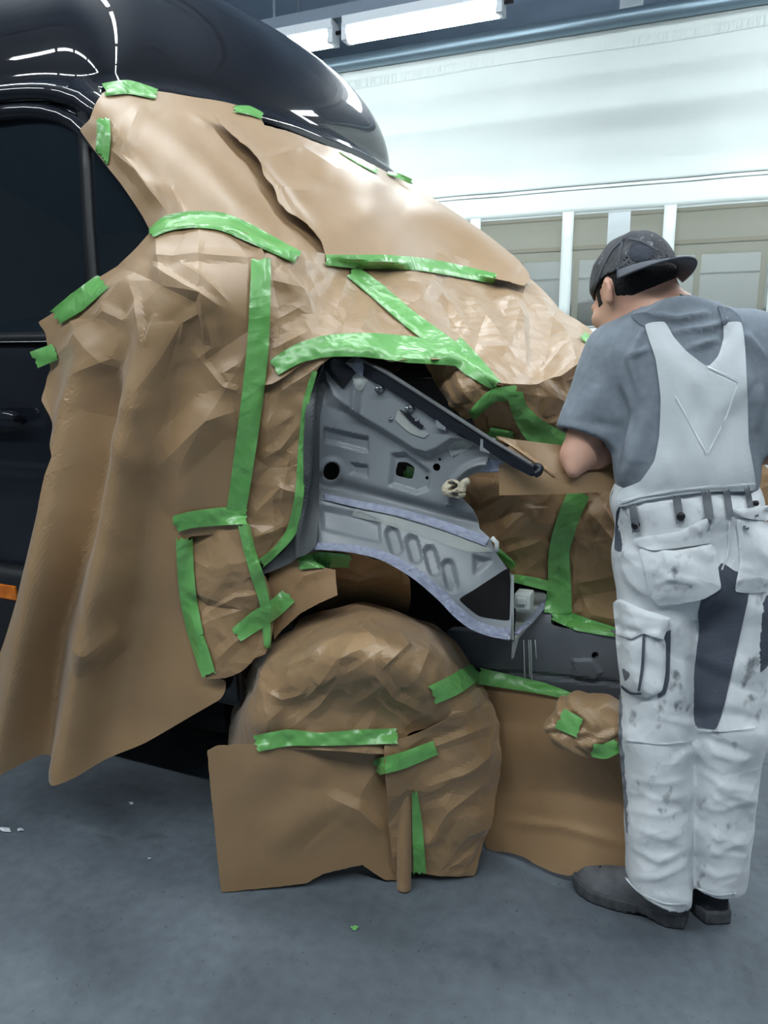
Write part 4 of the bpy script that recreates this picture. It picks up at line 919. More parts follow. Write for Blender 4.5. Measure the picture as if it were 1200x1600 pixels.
# --- wheel cover
Aw = [(355, 1130, .09), (372, 1075, .12), (405, 1022, .10), (450, 982, .12), (505, 952, .15), (560, 938, .18), (620, 950, .21), (680, 975, .25), (730, 1030, .27), (765, 1085, .28), (782, 1130, .28), (777, 1230, .25), (762, 1320, .18), (742, 1368, .15),
      (380, 1130, -.055), (400, 1085, -.05), (440, 1040, -.05), (500, 1000, -.03), (565, 982, -.005), (630, 995, .03), (690, 1040, .08), (735, 1100, .12), (752, 1180, .14), (745, 1280, .14), (450, 1100, -.07), (520, 1080, -.06), (600, 1100, .0), (680, 1150, .07), (600, 1200, -.02), (680, 1280, .09), (650, 1362, .07), (420, 1160, -.09), (520, 1160, -.055), (400, 1250, -.11), (520, 1330, -.06)]
Yw = tps(Aw)
paper('wheel_dome', 'crumpled paper dome wrapped over the front wheel',
      [(352, 1150), (356, 1118), (372, 1075), (405, 1022), (432, 994), (470, 968), (505, 952), (560, 937), (585, 939), (620, 950), (650, 962), (682, 977), (708, 1002), (732, 1032), (750, 1058), (766, 1088), (700, 1130), (640, 1150), (628, 1172), (600, 1178), (500, 1172), (400, 1172), (354, 1172)],
      Yw, material='kraft_crease', step=4.5, seed=20, crum=((54, 0.014, (1.0, 1.4), 0.5), (26, 0.002)),
      folds=[([(586, 1012), (587, 1048), (620, 1090), (660, 1115)], 22, 0.024, 'k'), ([(586, 1008), (530, 1030), (470, 1100)], 22, 0.020, 'k'), ([(562, 975), (588, 1000)], 10, 0.012, 't'), ([(625, 985), (637, 1008), (612, 1030), (590, 1050)], 14, 0.018, 'k'), ([(540, 1040), (508, 1062), (490, 1060)], 12, 0.014, 'k'),
             ([(540, 1042), (500, 1100), (440, 1150)], 16, 0.014, 't'), ([(450, 1018), (480, 1022)], 8, 0.010, 't'), ([(440, 1045), (480, 1030), (520, 995)], 14, 0.012, 'K'), ([(415, 1080), (440, 1090), (480, 1080)], 12, 0.012, 'k'), ([(668, 1010), (650, 1060)], 14, 0.014, 't'), ([(560, 1095), (600, 1060)], 12, 0.012, 't'), ([(580, 1080), (640, 1140)], 14, 0.012, 'k'), ([(400, 1040), (415, 1060), (370, 1130)], 14, 0.01, 't')])
paper('wheel_side', 'creased sheet round the front of the wheel, right of the rolled strip',
      [(600, 1165), (640, 1148), (690, 1128), (745, 1075), (762, 1080), (782, 1130), (780, 1180), (776, 1240), (766, 1300), (752, 1345), (743, 1370), (700, 1368), (655, 1363), (615, 1360), (606, 1260)],
      lambda p: Yw(p) - 0.012, material='kraft_crease', step=4.5, seed=21, crum=((56, 0.016, (1.6, 1.0), -0.5), (24, 0.0025)),
      folds=[([(640, 1180), (720, 1150), (778, 1130)], 18, 0.016, 'k'), ([(660, 1230), (730, 1200), (775, 1170)], 18, 0.016, 'k'), ([(655, 1330), (700, 1260), (770, 1210)], 20, 0.016, 't'), ([(690, 1360), (745, 1330)], 14, 0.014, 't'), ([(720, 1370), (740, 1335), (765, 1290)], 10, 0.010, 'K')])
# --- loose sheet that stands on the floor before the wheel
def lf(q): return q[:, 1] - (-0.175 + 0.521 * (q[:, 0] + 1.086) + 0.10 * (q[:, 2] - 0.0) * np.clip((q[:, 0] + 1.1) * 1.5, 0.0, 0.7))
ol = [(324, 1172), (340, 1164), (420, 1160), (520, 1160), (625, 1158), (640, 1200), (642, 1300), (640, 1378), (600, 1376), (580, 1362), (566, 1352), (540, 1358), (505, 1366), (480, 1380), (440, 1384), (346, 1393), (338, 1320), (330, 1240)]
gp = [(x, y) for x in range(310, 680, 40) for y in range(1140, 1410, 40)]
yv = hit(lf, gp, -0.5, 0.5); Yl = tps([(a, b, c) for (a, b), c in zip(gp, yv) if not np.isnan(c)])
paper('wheel_skirt', 'broad loose sheet standing on the floor before the wheel, torn along its foot',
      ol, Yl, step=5, seed=22, jag=0.5, curve=False, crum=((110, 0.006), (40, 0.0012)),
      folds=[([(420, 1330), (480, 1270), (560, 1250)], 30, 0.012, 's'), ([(510, 1240), (560, 1260), (600, 1300)], 26, 0.014, 'k'), ([(380, 1200), (450, 1190)], 30, 0.008, 's'), ([(500, 1175), (480, 1230)], 20, 0.006, 's'), ([(600, 1180), (560, 1240)], 24, 0.008, 't')])
# rolled strip
mb = MB(); n = 24; P = []
for i in range(n + 1):
    t = i / n; a = np.array(W(634 - 2 * t, 1160 + 236 * t, 0)); c = floor_at(632, 1395) if i == n else None
    yv = float(Yl(np.array([[634 - 2 * t, 1160 + 236 * t]]))[0]) - 0.022
    c = W(634 - 2 * t, 1160 + 234 * t, yv); c[2] = max(c[2], 0.004)
    row = []
    for k in range(15):
        q = -0.4 + k / 14 * 5.2; r = 0.0165 + 0.0004 * k
        row.append(c + r * math.cos(q) * np.array([0.93, 0.37, 0]) + r * math.sin(q) * np.array([0.37, -0.93, 0]))
    P.append(row)
mb.grid(np.array(P)); o = mb.build('masking_paper', M['kraft'], None, True); solid(o, 0.001); rebase(o); tag(o, 'thin upright roll of paper in front of the wheel', 'masking paper', 'sheets of brown masking paper')
SURF['roll'] = (np.array(P).reshape(-1, 3), np.array([t for f in mb.f for t in ((f[0], f[1], f[2]), (f[0], f[2], f[3]))]))
# --- paper under the crossmember, down to the floor
gp = [(x, y) for x in range(720, 1020, 50) for y in range(1040, 1400, 45)]
def ff(q): return q[:, 1] - (0.285 + 0.03 * np.sin(q[:, 0] * 9) - 0.06 * np.clip((0.25 - q[:, 2]) * 4, 0, 1) + 0.02 * np.clip((q[:, 0] + 0.3) * 4, 0, 2))
yv = hit(ff, gp, -0.2, 0.7); Yf = tps([(a, b, c) for (a, b), c in zip(gp, yv) if not np.isnan(c)])
paper('front_skirt', 'wide sheet hanging from the crossmember to the floor beside the painter\'s shoe',
      [(740, 1055), (800, 1066), (880, 1082), (960, 1095), (1000, 1100), (1000, 1345), (985, 1352), (960, 1358), (940, 1352), (915, 1356), (892, 1368), (870, 1364), (840, 1352), (820, 1340), (795, 1332), (760, 1326), (745, 1250)],
      Yf, step=5, seed=23, jag=0.4, crum=((120, 0.005), (45, 0.001)), material='kraft2',
      folds=[([(780, 1282), (880, 1290), (980, 1322)], 9, 0.007, 's'), ([(850, 1110), (870, 1200), (850, 1280)], 50, 0.012, 's'), ([(940, 1180), (975, 1240)], 14, 0.01, 't'), ([(790, 1110), (800, 1240)], 24, 0.008, 's')])
# --- engine bay side, right of the wing rail
paper('bay_bunch', 'tightly bunched sheet beside the wing rail under the green tape',
      [(664, 570), (700, 566), (735, 572), (765, 592), (788, 606), (765, 625), (742, 648), (728, 656), (712, 640), (695, 610), (678, 592)],
      tps([(664, 570, .20), (735, 572, .20), (788, 606, .22), (728, 656, .24), (680, 595, .26), (730, 605, .17)]), material='kraft_crease', step=3, seed=24, crum=((30, 0.014, (1.0, 2.0), 0.7), (14, 0.005)),
      folds=[([(690, 580), (725, 640)], 9, 0.012, 'k'), ([(710, 575), (740, 630)], 9, 0.014, 'k'), ([(735, 585), (755, 625)], 9, 0.014, 'k'), ([(760, 595), (770, 615)], 7, 0.01, 't')])
paper('bay_side', 'folded sheet below the engine bay edge, left of the painter\'s sleeve',
      [(738, 655), (752, 628), (780, 600), (836, 598), (875, 588), (922, 562), (940, 590), (930, 720), (860, 712), (800, 700), (760, 684)],
      tps([(738, 655, .27), (780, 606, .20), (836, 610, .27), (920, 580, .40), (935, 600, .45), (930, 720, .45), (800, 700, .34), (760, 684, .32), (850, 650, .30), (780, 640, .24)]), material='kraft_crease', step=3.5, seed=25, crum=((40, 0.014), (18, 0.005)),
      folds=[([(835, 612), (832, 650), (880, 690)], 14, 0.02, 'k'), ([(800, 640), (815, 670), (808, 700)], 10, 0.018, 'k'), ([(880, 610), (900, 650)], 14, 0.018, 't'), ([(745, 650), (790, 625)], 10, 0.01, 't'), ([(845, 670), (900, 640)], 14, 0.014, 'k')])
paper('lamp_sheet', 'dark crumpled sheet over the headlamp opening, left of the broad tape',
      [(705, 735), (760, 730), (830, 745), (920, 752), (915, 790), (885, 830), (880, 900), (872, 960), (862, 920), (835, 912), (808, 908), (780, 885), (762, 842), (745, 815), (725, 790)],
      tps([(705, 735, .24), (760, 730, .25), (920, 752, .36), (885, 830, .33), (872, 960, .36), (808, 908, .30), (762, 842, .26), (725, 790, .25), (820, 820, .24)]), step=3.5, seed=26, crum=((55, 0.018), (24, 0.006)), material='kraft2_crease',
      folds=[([(745, 800), (800, 770), (830, 760)], 18, 0.02, 'k'), ([(770, 845), (820, 800), (850, 760)], 22, 0.022, 't'), ([(790, 860), (840, 840), (875, 860)], 18, 0.02, 'k'), ([(820, 895), (850, 870), (872, 890)], 14, 0.016, 't')])
paper('lamp_sheet_right', 'bunched sheet between the broad tape and the painter\'s hip',
      [(915, 765), (960, 760), (1010, 755), (1010, 1000), (960, 990), (900, 975), (875, 955), (885, 900), (890, 840)],
      tps([(915, 765, .35), (1010, 755, .42), (1010, 1000, .42), (900, 975, .36), (885, 860, .32), (940, 850, .32), (940, 940, .37)]), step=3.5, seed=27, crum=((48, 0.016), (22, 0.006)), material='kraft2_crease',
      folds=[([(900, 850), (892, 960)], 12, 0.016, 'k'), ([(895, 850), (960, 840)], 14, 0.014, 't'), ([(920, 800), (960, 850)], 12, 0.014, 't'), ([(930, 780), (965, 830)], 10, 0.014, 'k'), ([(900, 910), (965, 900)], 16, 0.014, 'K')])
# nose of the van beyond the painter
paper('nose_sheet', 'strip of masked nose visible right of the painter at the picture edge',
      [(1150, 722), (1185, 722), (1215, 745), (1250, 790), (1260, 900), (1255, 1050), (1240, 1120), (1150, 1145)],
      tps([(1150, 722, .55), (1250, 790, .62), (1255, 1050, .62), (1150, 1145, .52), (1200, 950, .5)]), step=6, seed=28, crum=((60, 0.010), (24, 0.003)), material='kraft2_crease')
# --- ball of paper wrapped round the tow fitting
bc = W(925, 1132, 0.20); rnd = random.Random(8); dirs = [np.array([rnd.gauss(0, 1) for _ in range(3)]) for _ in range(26)]; dirs = [d / np.linalg.norm(d) for d in dirs]; offs = [rnd.uniform(0.82, 1.05) for _ in dirs]
def ballf(p):
    q = p - bc; axis = np.array([0.92, 0.39, 0.10]); s = q @ axis; r = np.array([0.115, 0.075, 0.072])
    Bm = np.array([axis / np.linalg.norm(axis), np.cross([0, 0, 1], axis) / np.linalg.norm(np.cross([0, 0, 1], axis)), [0, 0, 1]]); l = q @ Bm.T / r
    k = np.max(np.stack([l @ d / o for d, o in zip(dirs, offs)]), 0); k2 = np.linalg.norm(l, axis=1)
    return (np.maximum(k, k2 * 0.93) - 1) * 0.07
o = sdf_obj('masking_paper', ballf, bc - 0.15, bc + 0.15, 0.005, 'kraft', None, 'ball', relax=0,
    disp=lambda P, N: 0.006 * np.sin(P[:, 0] * 95 + 3 * np.sin(P[:, 2] * 60)) * np.abs(np.sin(P[:, 2] * 70 + P[:, 0] * 40)))
o.data.polygons.foreach_set('use_smooth', [False] * len(o.data.polygons))
tag(o, 'crumpled paper ball wrapped round a fitting by the painter\'s knee', 'masking paper', 'sheets of brown masking paper'); rebase(o)
mb = MB(); mb.tube([bc + [0.02, 0.0, 0], (bc[0] + 0.02, 0.55, bc[2])], 0.03, 12); mb.build('tow_fitting', M['black_satin'], van, True)
# --- folded card tucked behind the wing rail
cardY = tps([(778, 683, .125), (880, 700, .17), (985, 705, .24), (985, 768, .22), (780, 774, .115), (870, 740, .14)])
o = sheet('folded_paper', [(779, 700), (800, 697), (868, 742), (930, 738), (985, 735), (985, 766), (900, 771), (780, 774)], cardY, step=4, key='card', seed=29, curve=False, material='kraft', folds=[([(785, 760), (985, 752)], 60, 0.004, 's')])
c0 = o; tag(o, 'stiff folded paper tucked behind the wing rail at the painter\'s elbow', 'paper')
sheet('folded_flap', [(774, 682), (800, 686), (880, 696), (985, 704), (985, 742), (930, 746), (868, 744), (830, 722), (790, 692)], lambda p: cardY(p) + 0.012, step=4, key='card2', seed=30, curve=False, material='kraft', parent=c0)
strip('fold_edge', [(778, 684), (800, 692), (840, 722), (868, 744)], [5, 10, 6, 3], bvh_of(['card', 'card2']), c0, 'kraft', 0.004, 3)

# ================================================================== GREEN TAPE
PAPERS = [k for k in SURF if k not in ('panel', 'flange', 'ball', 'card', 'card2')]
BT = bvh_of(PAPERS); BALL = bvh_of(['ball'])
def tape(label, pts, width, seed, bv=None, off=0.004, wr=0.0016, extra=()):
    o = strip('masking_tape', pts, width, bv or BT, None, 'tape', off, seed, wr); rebase(o); return tag(o, label, 'masking tape', 'strips of green masking tape')
tape('short tape strip on the roof edge, highest of all strips', [(163, 140), (200, 136), (244, 147)], [20, 22, 16], 1)
tape('tape strip hanging from the paper\'s edge down over the dark side window', [(161, 184), (162, 215), (158, 250), (151, 287)], [20, 22, 23, 20], 2)
tape('short pale tape strip on the upper windscreen edge below the roof', [(366, 170), (388, 172), (410, 181)], [10, 14, 10], 3)
tape('narrow pale tape strip along the far windscreen edge', [(532, 237), (560, 252), (590, 268)], [4, 9, 8], 4)
tape('tiny tape end at the far roof corner', [(606, 270), (626, 276), (643, 284)], [5, 8, 8], 5)
tape('curved tape strip across the mirror paper, below the windscreen pillar', [(236, 365), (262, 349), (300, 343), (345, 346), (385, 362), (425, 382), (466, 402)], [14, 25, 26, 28, 28, 24, 20], 6)
tape('longest vertical tape strip down the door paper', [(408, 404), (407, 450), (403, 540), (392, 640), (378, 740), (369, 800)], [30, 32, 34, 34, 32, 30], 7)
tape('horizontal tape strip at the foot of the longest vertical strip', [(273, 819), (300, 812), (345, 807), (386, 806)], [26, 26, 28, 26], 8)
tape('tape strip running down from the foot of the longest strip to the wheel arch', [(381, 820), (390, 860), (402, 900), (414, 945), (418, 1012)], [18, 18, 20, 16, 10], 9)
tape('vertical tape strip left of the small sill sheet', [(288, 842), (290, 890), (295, 940), (306, 992)], [26, 26, 26, 24], 10)
tape('lowest tape strip on the sill sheet, slanting to its bottom corner', [(303, 985), (315, 1020), (326, 1055)], [22, 24, 22], 11)
tape('slanted tape strip at the back edge of the wheel arch', [(370, 992), (400, 970), (430, 950), (452, 930)], [24, 30, 28, 26], 12)
tape('broad tape band arching over the top of the grey panel', [(428, 575), (465, 553), (510, 541), (570, 539), (640, 546), (690, 552), (728, 560)], [26, 30, 34, 38, 42, 36, 26], 13, wr=0.003)
tape('horizontal tape strip along the lower edge of the smooth windscreen sheet', [(510, 406), (560, 409), (600, 409), (650, 412), (700, 420), (776, 436)], [16, 22, 22, 20, 20, 16], 14)
tape('diagonal tape strip from the windscreen sheet down to the engine bay', [(550, 424), (590, 455), (640, 498), (690, 535), (735, 572), (776, 602)], [22, 26, 26, 28, 30, 18], 15)
tape('short tape strip crossing the lower end of the diagonal strip', [(716, 530), (735, 553), (755, 575), (777, 600)], [10, 15, 14, 12], 16)
tape('slanted tape strip on the drape\'s left edge, below the side window', [(86, 496), (120, 472), (160, 440)], [24, 32, 26], 17)
tape('small tape patch on the drape\'s left edge at the waist line of the door', [(54, 562), (88, 549)], [28, 26], 18)
tape('horizontal tape strip across the wheel dome above the loose sheet', [(400, 1162), (450, 1153), (500, 1155), (560, 1152), (620, 1150)], [26, 26, 20, 24, 24], 19, wr=0.004)
tape('short slanted tape strip over the top of the rolled strip', [(588, 1199), (630, 1188), (681, 1168)], [26, 26, 22], 20, off=0.007)
tape('tape strip on the right shoulder of the wheel dome', [(676, 1086), (710, 1070), (744, 1048)], [30, 32, 28], 21)
tape('narrow upright tape strip right of the rolled strip', [(648, 1238), (652, 1290), (656, 1364)], [8, 16, 20], 22)
tape('shadowed tape strip under the arch flange', [(466, 880), (500, 875), (548, 877)], [20, 25, 20], 23)
tape('thin tape line along the left edge of the grey panel', [(492, 580), (478, 630), (471, 700), (468, 770), (456, 828), (432, 860), (408, 880)], [8, 10, 10, 14, 16, 12, 14], 24)
tape('crumpled tape arch between the bunched sheet and the engine bay edge', [(736, 652), (752, 634), (772, 618), (806, 614)], [14, 18, 20, 24], 25, wr=0.003)
tape('broad shadowed tape going down behind the painter\'s elbow', [(804, 612), (812, 640), (836, 672), (880, 700)], [24, 26, 40, 44], 26, wr=0.003)
tape('dark tape scrap just above the tucked folded paper', [(763, 676), (800, 682)], [18, 16], 27)
tape('long tape strip down the headlamp opening, left of the painter\'s hip', [(905, 770), (888, 810), (874, 860), (874, 910), (872, 958)], [34, 34, 32, 36, 44], 28, wr=0.003)
tape('tape strip along the top of the crossmember by the painter\'s thigh', [(866, 958), (905, 974), (962, 988)], [22, 24, 14], 29)
tape('shadowed tape strip over the ledge, left of the long headlamp strip', [(800, 903), (835, 910), (866, 918)], [12, 16, 16], 30)
tape('small dark tape scrap at the corner of the grey panel', [(776, 862), (804, 886)], [14, 12], 31)
tape('tape strip along the top of the hanging front sheet', [(748, 1056), (800, 1066), (850, 1076), (898, 1090)], [26, 22, 18, 10], 32)
tape('square tape patch on the left of the paper ball', [(874, 1122), (906, 1138)], [34, 30], 33, BALL)
tape('tape strip under the right side of the paper ball', [(925, 1172), (945, 1174), (966, 1164)], [20, 24, 22], 34, BALL)
tape('green tape scrap glimpsed through the square hole in the grey panel', [(632, 738), (648, 742)], [22, 22], 36, BP, off=-0.06)
tape('pale tape scrap at the painter\'s left shoulder', [(910, 523), (924, 534)], [12, 14], 35)
# ================================================================== THE PAINTER
fo = floor_at(1060, 1425); man = empty('person', (fo[0], fo[1], 0)); tag(man, 'person in grey T-shirt, white work dungarees and backward cap, bent over the stripped wing', 'person')
V = lambda x, y, Y: W(x, y, Y)
# ---- frames
hdir = np.array([-0.73, 0.62, -0.46]); hdir /= np.linalg.norm(hdir)          # where the face looks: left, away and down
tilt = np.array([-0.28, 0.36, 0.86]); hup = tilt - hdir * (tilt @ hdir); hup /= np.linalg.norm(hup); hrt = np.cross(hdir, hup)
HC = V(988, 458, 0.27); HB = np.array([hrt, hdir, hup])
hl = lambda x, y, z: HC + hrt * x + hdir * y + hup * z
# ---- joints
SH_L, EL_L, WR_L = V(958, 560, .22), V(902, 712, .16), V(985, 690, .33)
SH_R, EL_R, WR_R = V(1172, 548, .27), V(1212, 700, .26), V(1150, 690, .48)
NECK0, NECK1 = V(1045, 500, .245), V(1005, 460, .262)
HIP_L, KN_L, AN_L = V(1030, 880, .19), V(1026, 1140, .17), V(1032, 1385, .165)
HIP_R, KN_R, AN_R = V(1138, 880, .21), V(1136, 1140, .215), V(1122, 1372, .235)
WAIST, CHEST, UPB, PEL = V(1072, 762, .19), V(1068, 640, .205), V(1065, 560, .215), V(1080, 850, .20)
bx_ = np.array([0.95, 0.31, 0]); by_ = np.array([-0.31, 0.95, 0]); BB = np.array([bx_, by_, [0, 0, 1]])
def hand(p, wr, dirv, nrm, side):
    dirv = dirv / np.linalg.norm(dirv); nrm = nrm - dirv * (nrm @ dirv); nrm /= np.linalg.norm(nrm); sd = np.cross(dirv, nrm) * side
    pc = wr + dirv * 0.05; d = ell(p, pc, (0.042, 0.05, 0.018), np.array([sd, dirv, nrm]))
    d = smin(d, cone(p, wr - dirv * 0.02, wr + dirv * 0.02, 0.027, 0.026), 0.02)
    for i, l in enumerate((0.070, 0.080, 0.074, 0.058)):
        b = wr + dirv * 0.088 + sd * (0.030 - 0.020 * i); k1 = b + dirv * l * 0.5 - nrm * 0.012; k2 = k1 + dirv * l * 0.25 - nrm * l * 0.35; k3 = k2 - nrm * l * 0.25
        d = smin(d, cone(p, b, k1, 0.0100, 0.0090), 0.006); d = smin(d, cone(p, k1, k2, 0.0090, 0.0082), 0.003); d = smin(d, cone(p, k2, k3, 0.0082, 0.0072), 0.003)
    t0 = wr + dirv * 0.03 + sd * 0.034; t1 = t0 + sd * 0.025 + dirv * 0.03 - nrm * 0.01; t2 = t1 + dirv * 0.03 - nrm * 0.012
    d = smin(d, cone(p, t0, t1, 0.013, 0.011), 0.01); return smin(d, cone(p, t1, t2, 0.011, 0.009), 0.004)
def headf(p):
    d = ell(p, hl(0, -0.012, 0.02), (0.076, 0.097, 0.092), HB)
    d = smin(d, ell(p, hl(0, 0.030, -0.045), (0.060, 0.062, 0.072), HB), 0.03)          # face and jaw
    d = smin(d, ell(p, hl(0, 0.062, -0.100), (0.024, 0.022, 0.020), HB), 0.03)          # chin
    d = smin(d, ell(p, hl(0, 0.086, 0.005), (0.050, 0.016, 0.012), HB), 0.02)           # brow
    d = smin(d, cone(p, hl(0, 0.090, -0.005), hl(0, 0.112, -0.040), 0.008, 0.013), 0.012)  # nose
    for s in (-1, 1):
        d = smin(d, ell(p, hl(s * 0.040, 0.070, -0.034), (0.024, 0.020, 0.020), HB), 0.02)   # cheeks
        d = np.maximum(d, -ell(p, hl(s * 0.031, 0.096, -0.008), (0.015, 0.012, 0.009), HB))  # eye sockets
        d = smin(d, ell(p, hl(s * 0.031, 0.082, -0.009), (0.012, 0.011, 0.010), HB), 0.004)
        e = ell(p, hl(s * 0.081, -0.008, -0.012), (0.010, 0.021, 0.034), np.array([hrt * 0.93 + hdir * 0.36 * s, hdir * 0.93 - hrt * 0.36 * s, hup]))
        e = np.maximum(e, -ell(p, hl(s * 0.091, -0.003, -0.008), (0.009, 0.012, 0.021), np.array([hrt, hdir, hup])))
        d = smin(d, e, 0.006)
    d = smin(d, ell(p, hl(0, 0.092, -0.068), (0.022, 0.012, 0.005), HB), 0.006); d = smin(d, ell(p, hl(0, 0.090, -0.079), (0.020, 0.012, 0.006), HB), 0.006)
    return d
def bodyf(p):
    d = headf(p)
    d = smin(d, cone(p, NECK0, NECK1 + (HC - NECK1) * 0.25, 0.066, 0.056), 0.03)
    d = smin(d, ell(p, UPB + [0, .02, -.01], (0.155, 0.09, 0.12), BB), 0.05)
    d = smin(d, ell(p, CHEST + [0, .01, 0], (0.14, 0.095, 0.15), BB), 0.04)
    d = smin(d, ell(p, PEL, (0.13, 0.10, 0.14), BB), 0.05)
    for a, b, c in ((SH_L, EL_L, WR_L), (SH_R, EL_R, WR_R)):
        m = (b + c) / 2 * 0.65 + b * 0.35
        u = cone(p, a, b, 0.054, 0.038); u = smin(u, cone(p, b, m, 0.036, 0.040), 0.014); u = smin(u, cone(p, m, c, 0.040, 0.026), 0.02)
        d = smin(d, u, 0.03)
    d = smin(d, ell(p, V(896, 734, 0.135), (0.016, 0.020, 0.020)), 0.02)
    d = smin(d, hand(p, WR_L, (WR_L - EL_L), np.array([0.0, 0.2, 1.0]), 1), 0.012)
    d = smin(d, hand(p, WR_R, (WR_R - EL_R), np.array([0.0, 0.2, 1.0]), -1), 0.012)
    for a, b, c in ((HIP_L, KN_L, AN_L), (HIP_R, KN_R, AN_R)):
        d = smin(d, cone(p, a, b, 0.07, 0.05), 0.04); d = smin(d, cone(p, b, c + [0, 0, 0.03], 0.05, 0.036), 0.03)
    return d
lo = np.array([-0.45, -0.10, 0.02]); hi = np.array([0.36, 0.75, 1.72])
body = sdf_obj('body', bodyf, lo, hi, 0.0075, 'skin', man, 'body', relax=1)
# ---- hair: close-cropped nape and sideburns
def hairf(p):
    d = ell(p, hl(0, -0.014, 0.022), (0.0785, 0.0995, 0.0945), HB)
    q = (p - HC) @ HB.T
    nape = -0.052 + 0.9 * np.clip(q[:, 1] + 0.06, 0, 1) 
    cut = np.where(q[:, 1] < 0.0, -0.058 + 0.55 * np.clip(q[:, 1] + 0.07, 0, 1), 0.01 - 0.0 * q[:, 1])
    side = np.where(np.abs(q[:, 1] - 0.038) < 0.012, -0.022, cut)
    d2 = smin(ell(p, hl(0, 0.030, -0.045), (0.0625, 0.0635, 0.0745), HB), d, 0.03)
    return np.maximum(np.maximum(d2, side - q[:, 2]), q[:, 1] - 0.052)
sdf_obj('hair', hairf, HC - 0.16, HC + 0.16, 0.005, 'hair', man, 'hair', relax=1)
# ---- cap, worn back to front
cap = empty('cap', HC); cap.parent = man; cap.matrix_parent_inverse = wm(man).inverted()
cdir = np.array([-0.646, 0.764, -0.26]); cdir /= np.linalg.norm(cdir); ct = np.array([-0.10, 0.12, 1.0]); cup = ct - cdir * (ct @ cdir); cup /= np.linalg.norm(cup); crt = np.cross(cdir, cup); CB = np.array([crt, cdir, cup])
cl = lambda x, y, z: HC + crt * x + cdir * y + cup * z
def capf(p):
    d = ell(p, hl(0, -0.010, 0.030), (0.086, 0.107, 0.104), HB); q = (p - HC) @ CB.T
    cut = 0.030 - q[:, 2] + 0.22 * np.clip(-q[:, 1] - 0.02, -1, 0)
    return np.maximum(np.maximum(d, cut), -(ell(p, hl(0, -0.012, 0.022), (0.0785, 0.0995, 0.0945), HB)))
sdf_obj('crown', capf, HC - 0.17, HC + 0.17, 0.005, 'cap', cap, 'crown', relax=2, disp=lambda P, N: facets(to_px(P), 16, 0.0022, 5))
P = []
for i in range(9):                              # stiff flat brim over the nape
    s = i / 8; row = []
    for k in range(33):
        a = math.radians(-68 + 138 * k / 32); rx, ry = 0.080 + 0.012 * s, 0.098 + 0.075 * s * math.cos(a) ** 0.7
        x = rx * math.sin(a); y = -0.020 - ry * math.cos(a)
        row.append(cl(x, y, 0.030 - 0.022 * s - 0.5 * x * x))
    P.append(row)
mb = MB(); mb.grid(np.array(P)); o = mb.build('brim', M['brim_edge'], cap, True); solid(o, 0.004, 0)
BC = bvh_of(['crown'])
for pts in ([(975, 372), (955, 392), (938, 425), (928, 455)], [(980, 372), (1000, 376), (1030, 392)], [(972, 374), (968, 400), (966, 428)]):
    strip('seam', pts, 2.5, BC, cap, 'brim_edge', 0.002, 3, 0.0004)
patch('badge', disc(1001, 393, 19, 24, 0.86), BC, 0.003, 0.002, 'cap_patch', cap, 3)
mb = MB(); c = hl(0, -0.01, 0.134); mb.tube([c, c + hup * 0.003, c + hup * 0.005], [0.008, 0.007, 0.002], 12); mb.build('button', M['cap'], cap, True)
# ---- T-shirt
def sleeve(p, a, b, r0, r1, end):
    d = cone(p, a, b, r0, r1); ax = (b - a) / np.linalg.norm(b - a); s = (p - a) @ ax
    return np.maximum(d, s - end), s
def shirtf(p):
    d = ell(p, UPB + [0, .015, -.02], (0.185, 0.112, 0.135), BB)
    d = smin(d, ell(p, CHEST + [0, .0, -.02], (0.158, 0.118, 0.17), BB), 0.06)
    d = smin(d, ell(p, WAIST + [0, 0, .02], (0.150, 0.118, 0.13), BB), 0.06)
    d = smin(d, ell(p, NECK0 + [0.015, -.01, -.01], (0.105, 0.075, 0.05), BB), 0.05)        # bunched collar
    L, sL = sleeve(p, SH_L + [.008, .005, .008], EL_L + [.004, 0, 0], 0.076, 0.072, 0.200); R, sR = sleeve(p, SH_R + [-.005, 0, .01], EL_R, 0.078, 0.070, 0.235)
    d = smin(d, L, 0.03); d = smin(d, R, 0.03)
    for a, b, s in ((SH_L, EL_L, sL), (SH_R, EL_R, sR)):
        d = np.maximum(d, -np.maximum(cone(p, a + (b - a) * 0.45, b + (b - a) * 0.3, 0.050, 0.052), 0.15 - s))
    d = np.maximum(d, WAIST[2] - 0.06 - p[:, 2])
    return np.maximum(d, -cone(p, NECK0 + (NECK1 - NECK0) * 0.1, NECK1 + (NECK1 - NECK0), 0.069, 0.072))
def wr(folds, noise_amp=0.003, fq=(26, 40), fs=1.0, cr=None):
    def g(P, N):
        p = to_px(P); vis = np.clip(-((P - CAM) * N).sum(1) / np.linalg.norm(P - CAM, axis=1) * 2, 0, 1)
        d = folds_d(p, folds, None) * vis * fs
        if cr: d = d + vis * facets(p, cr[0], cr[1], 77, *cr[2:])
        n = np.sin(P[:, 0] * fq[0] + 4 * np.sin(P[:, 2] * 9 + P[:, 1] * 6)) * np.sin(P[:, 2] * fq[1] * 0.6 + 3 * np.sin(P[:, 0] * 12)) 
        return d + noise_amp * n
    return g
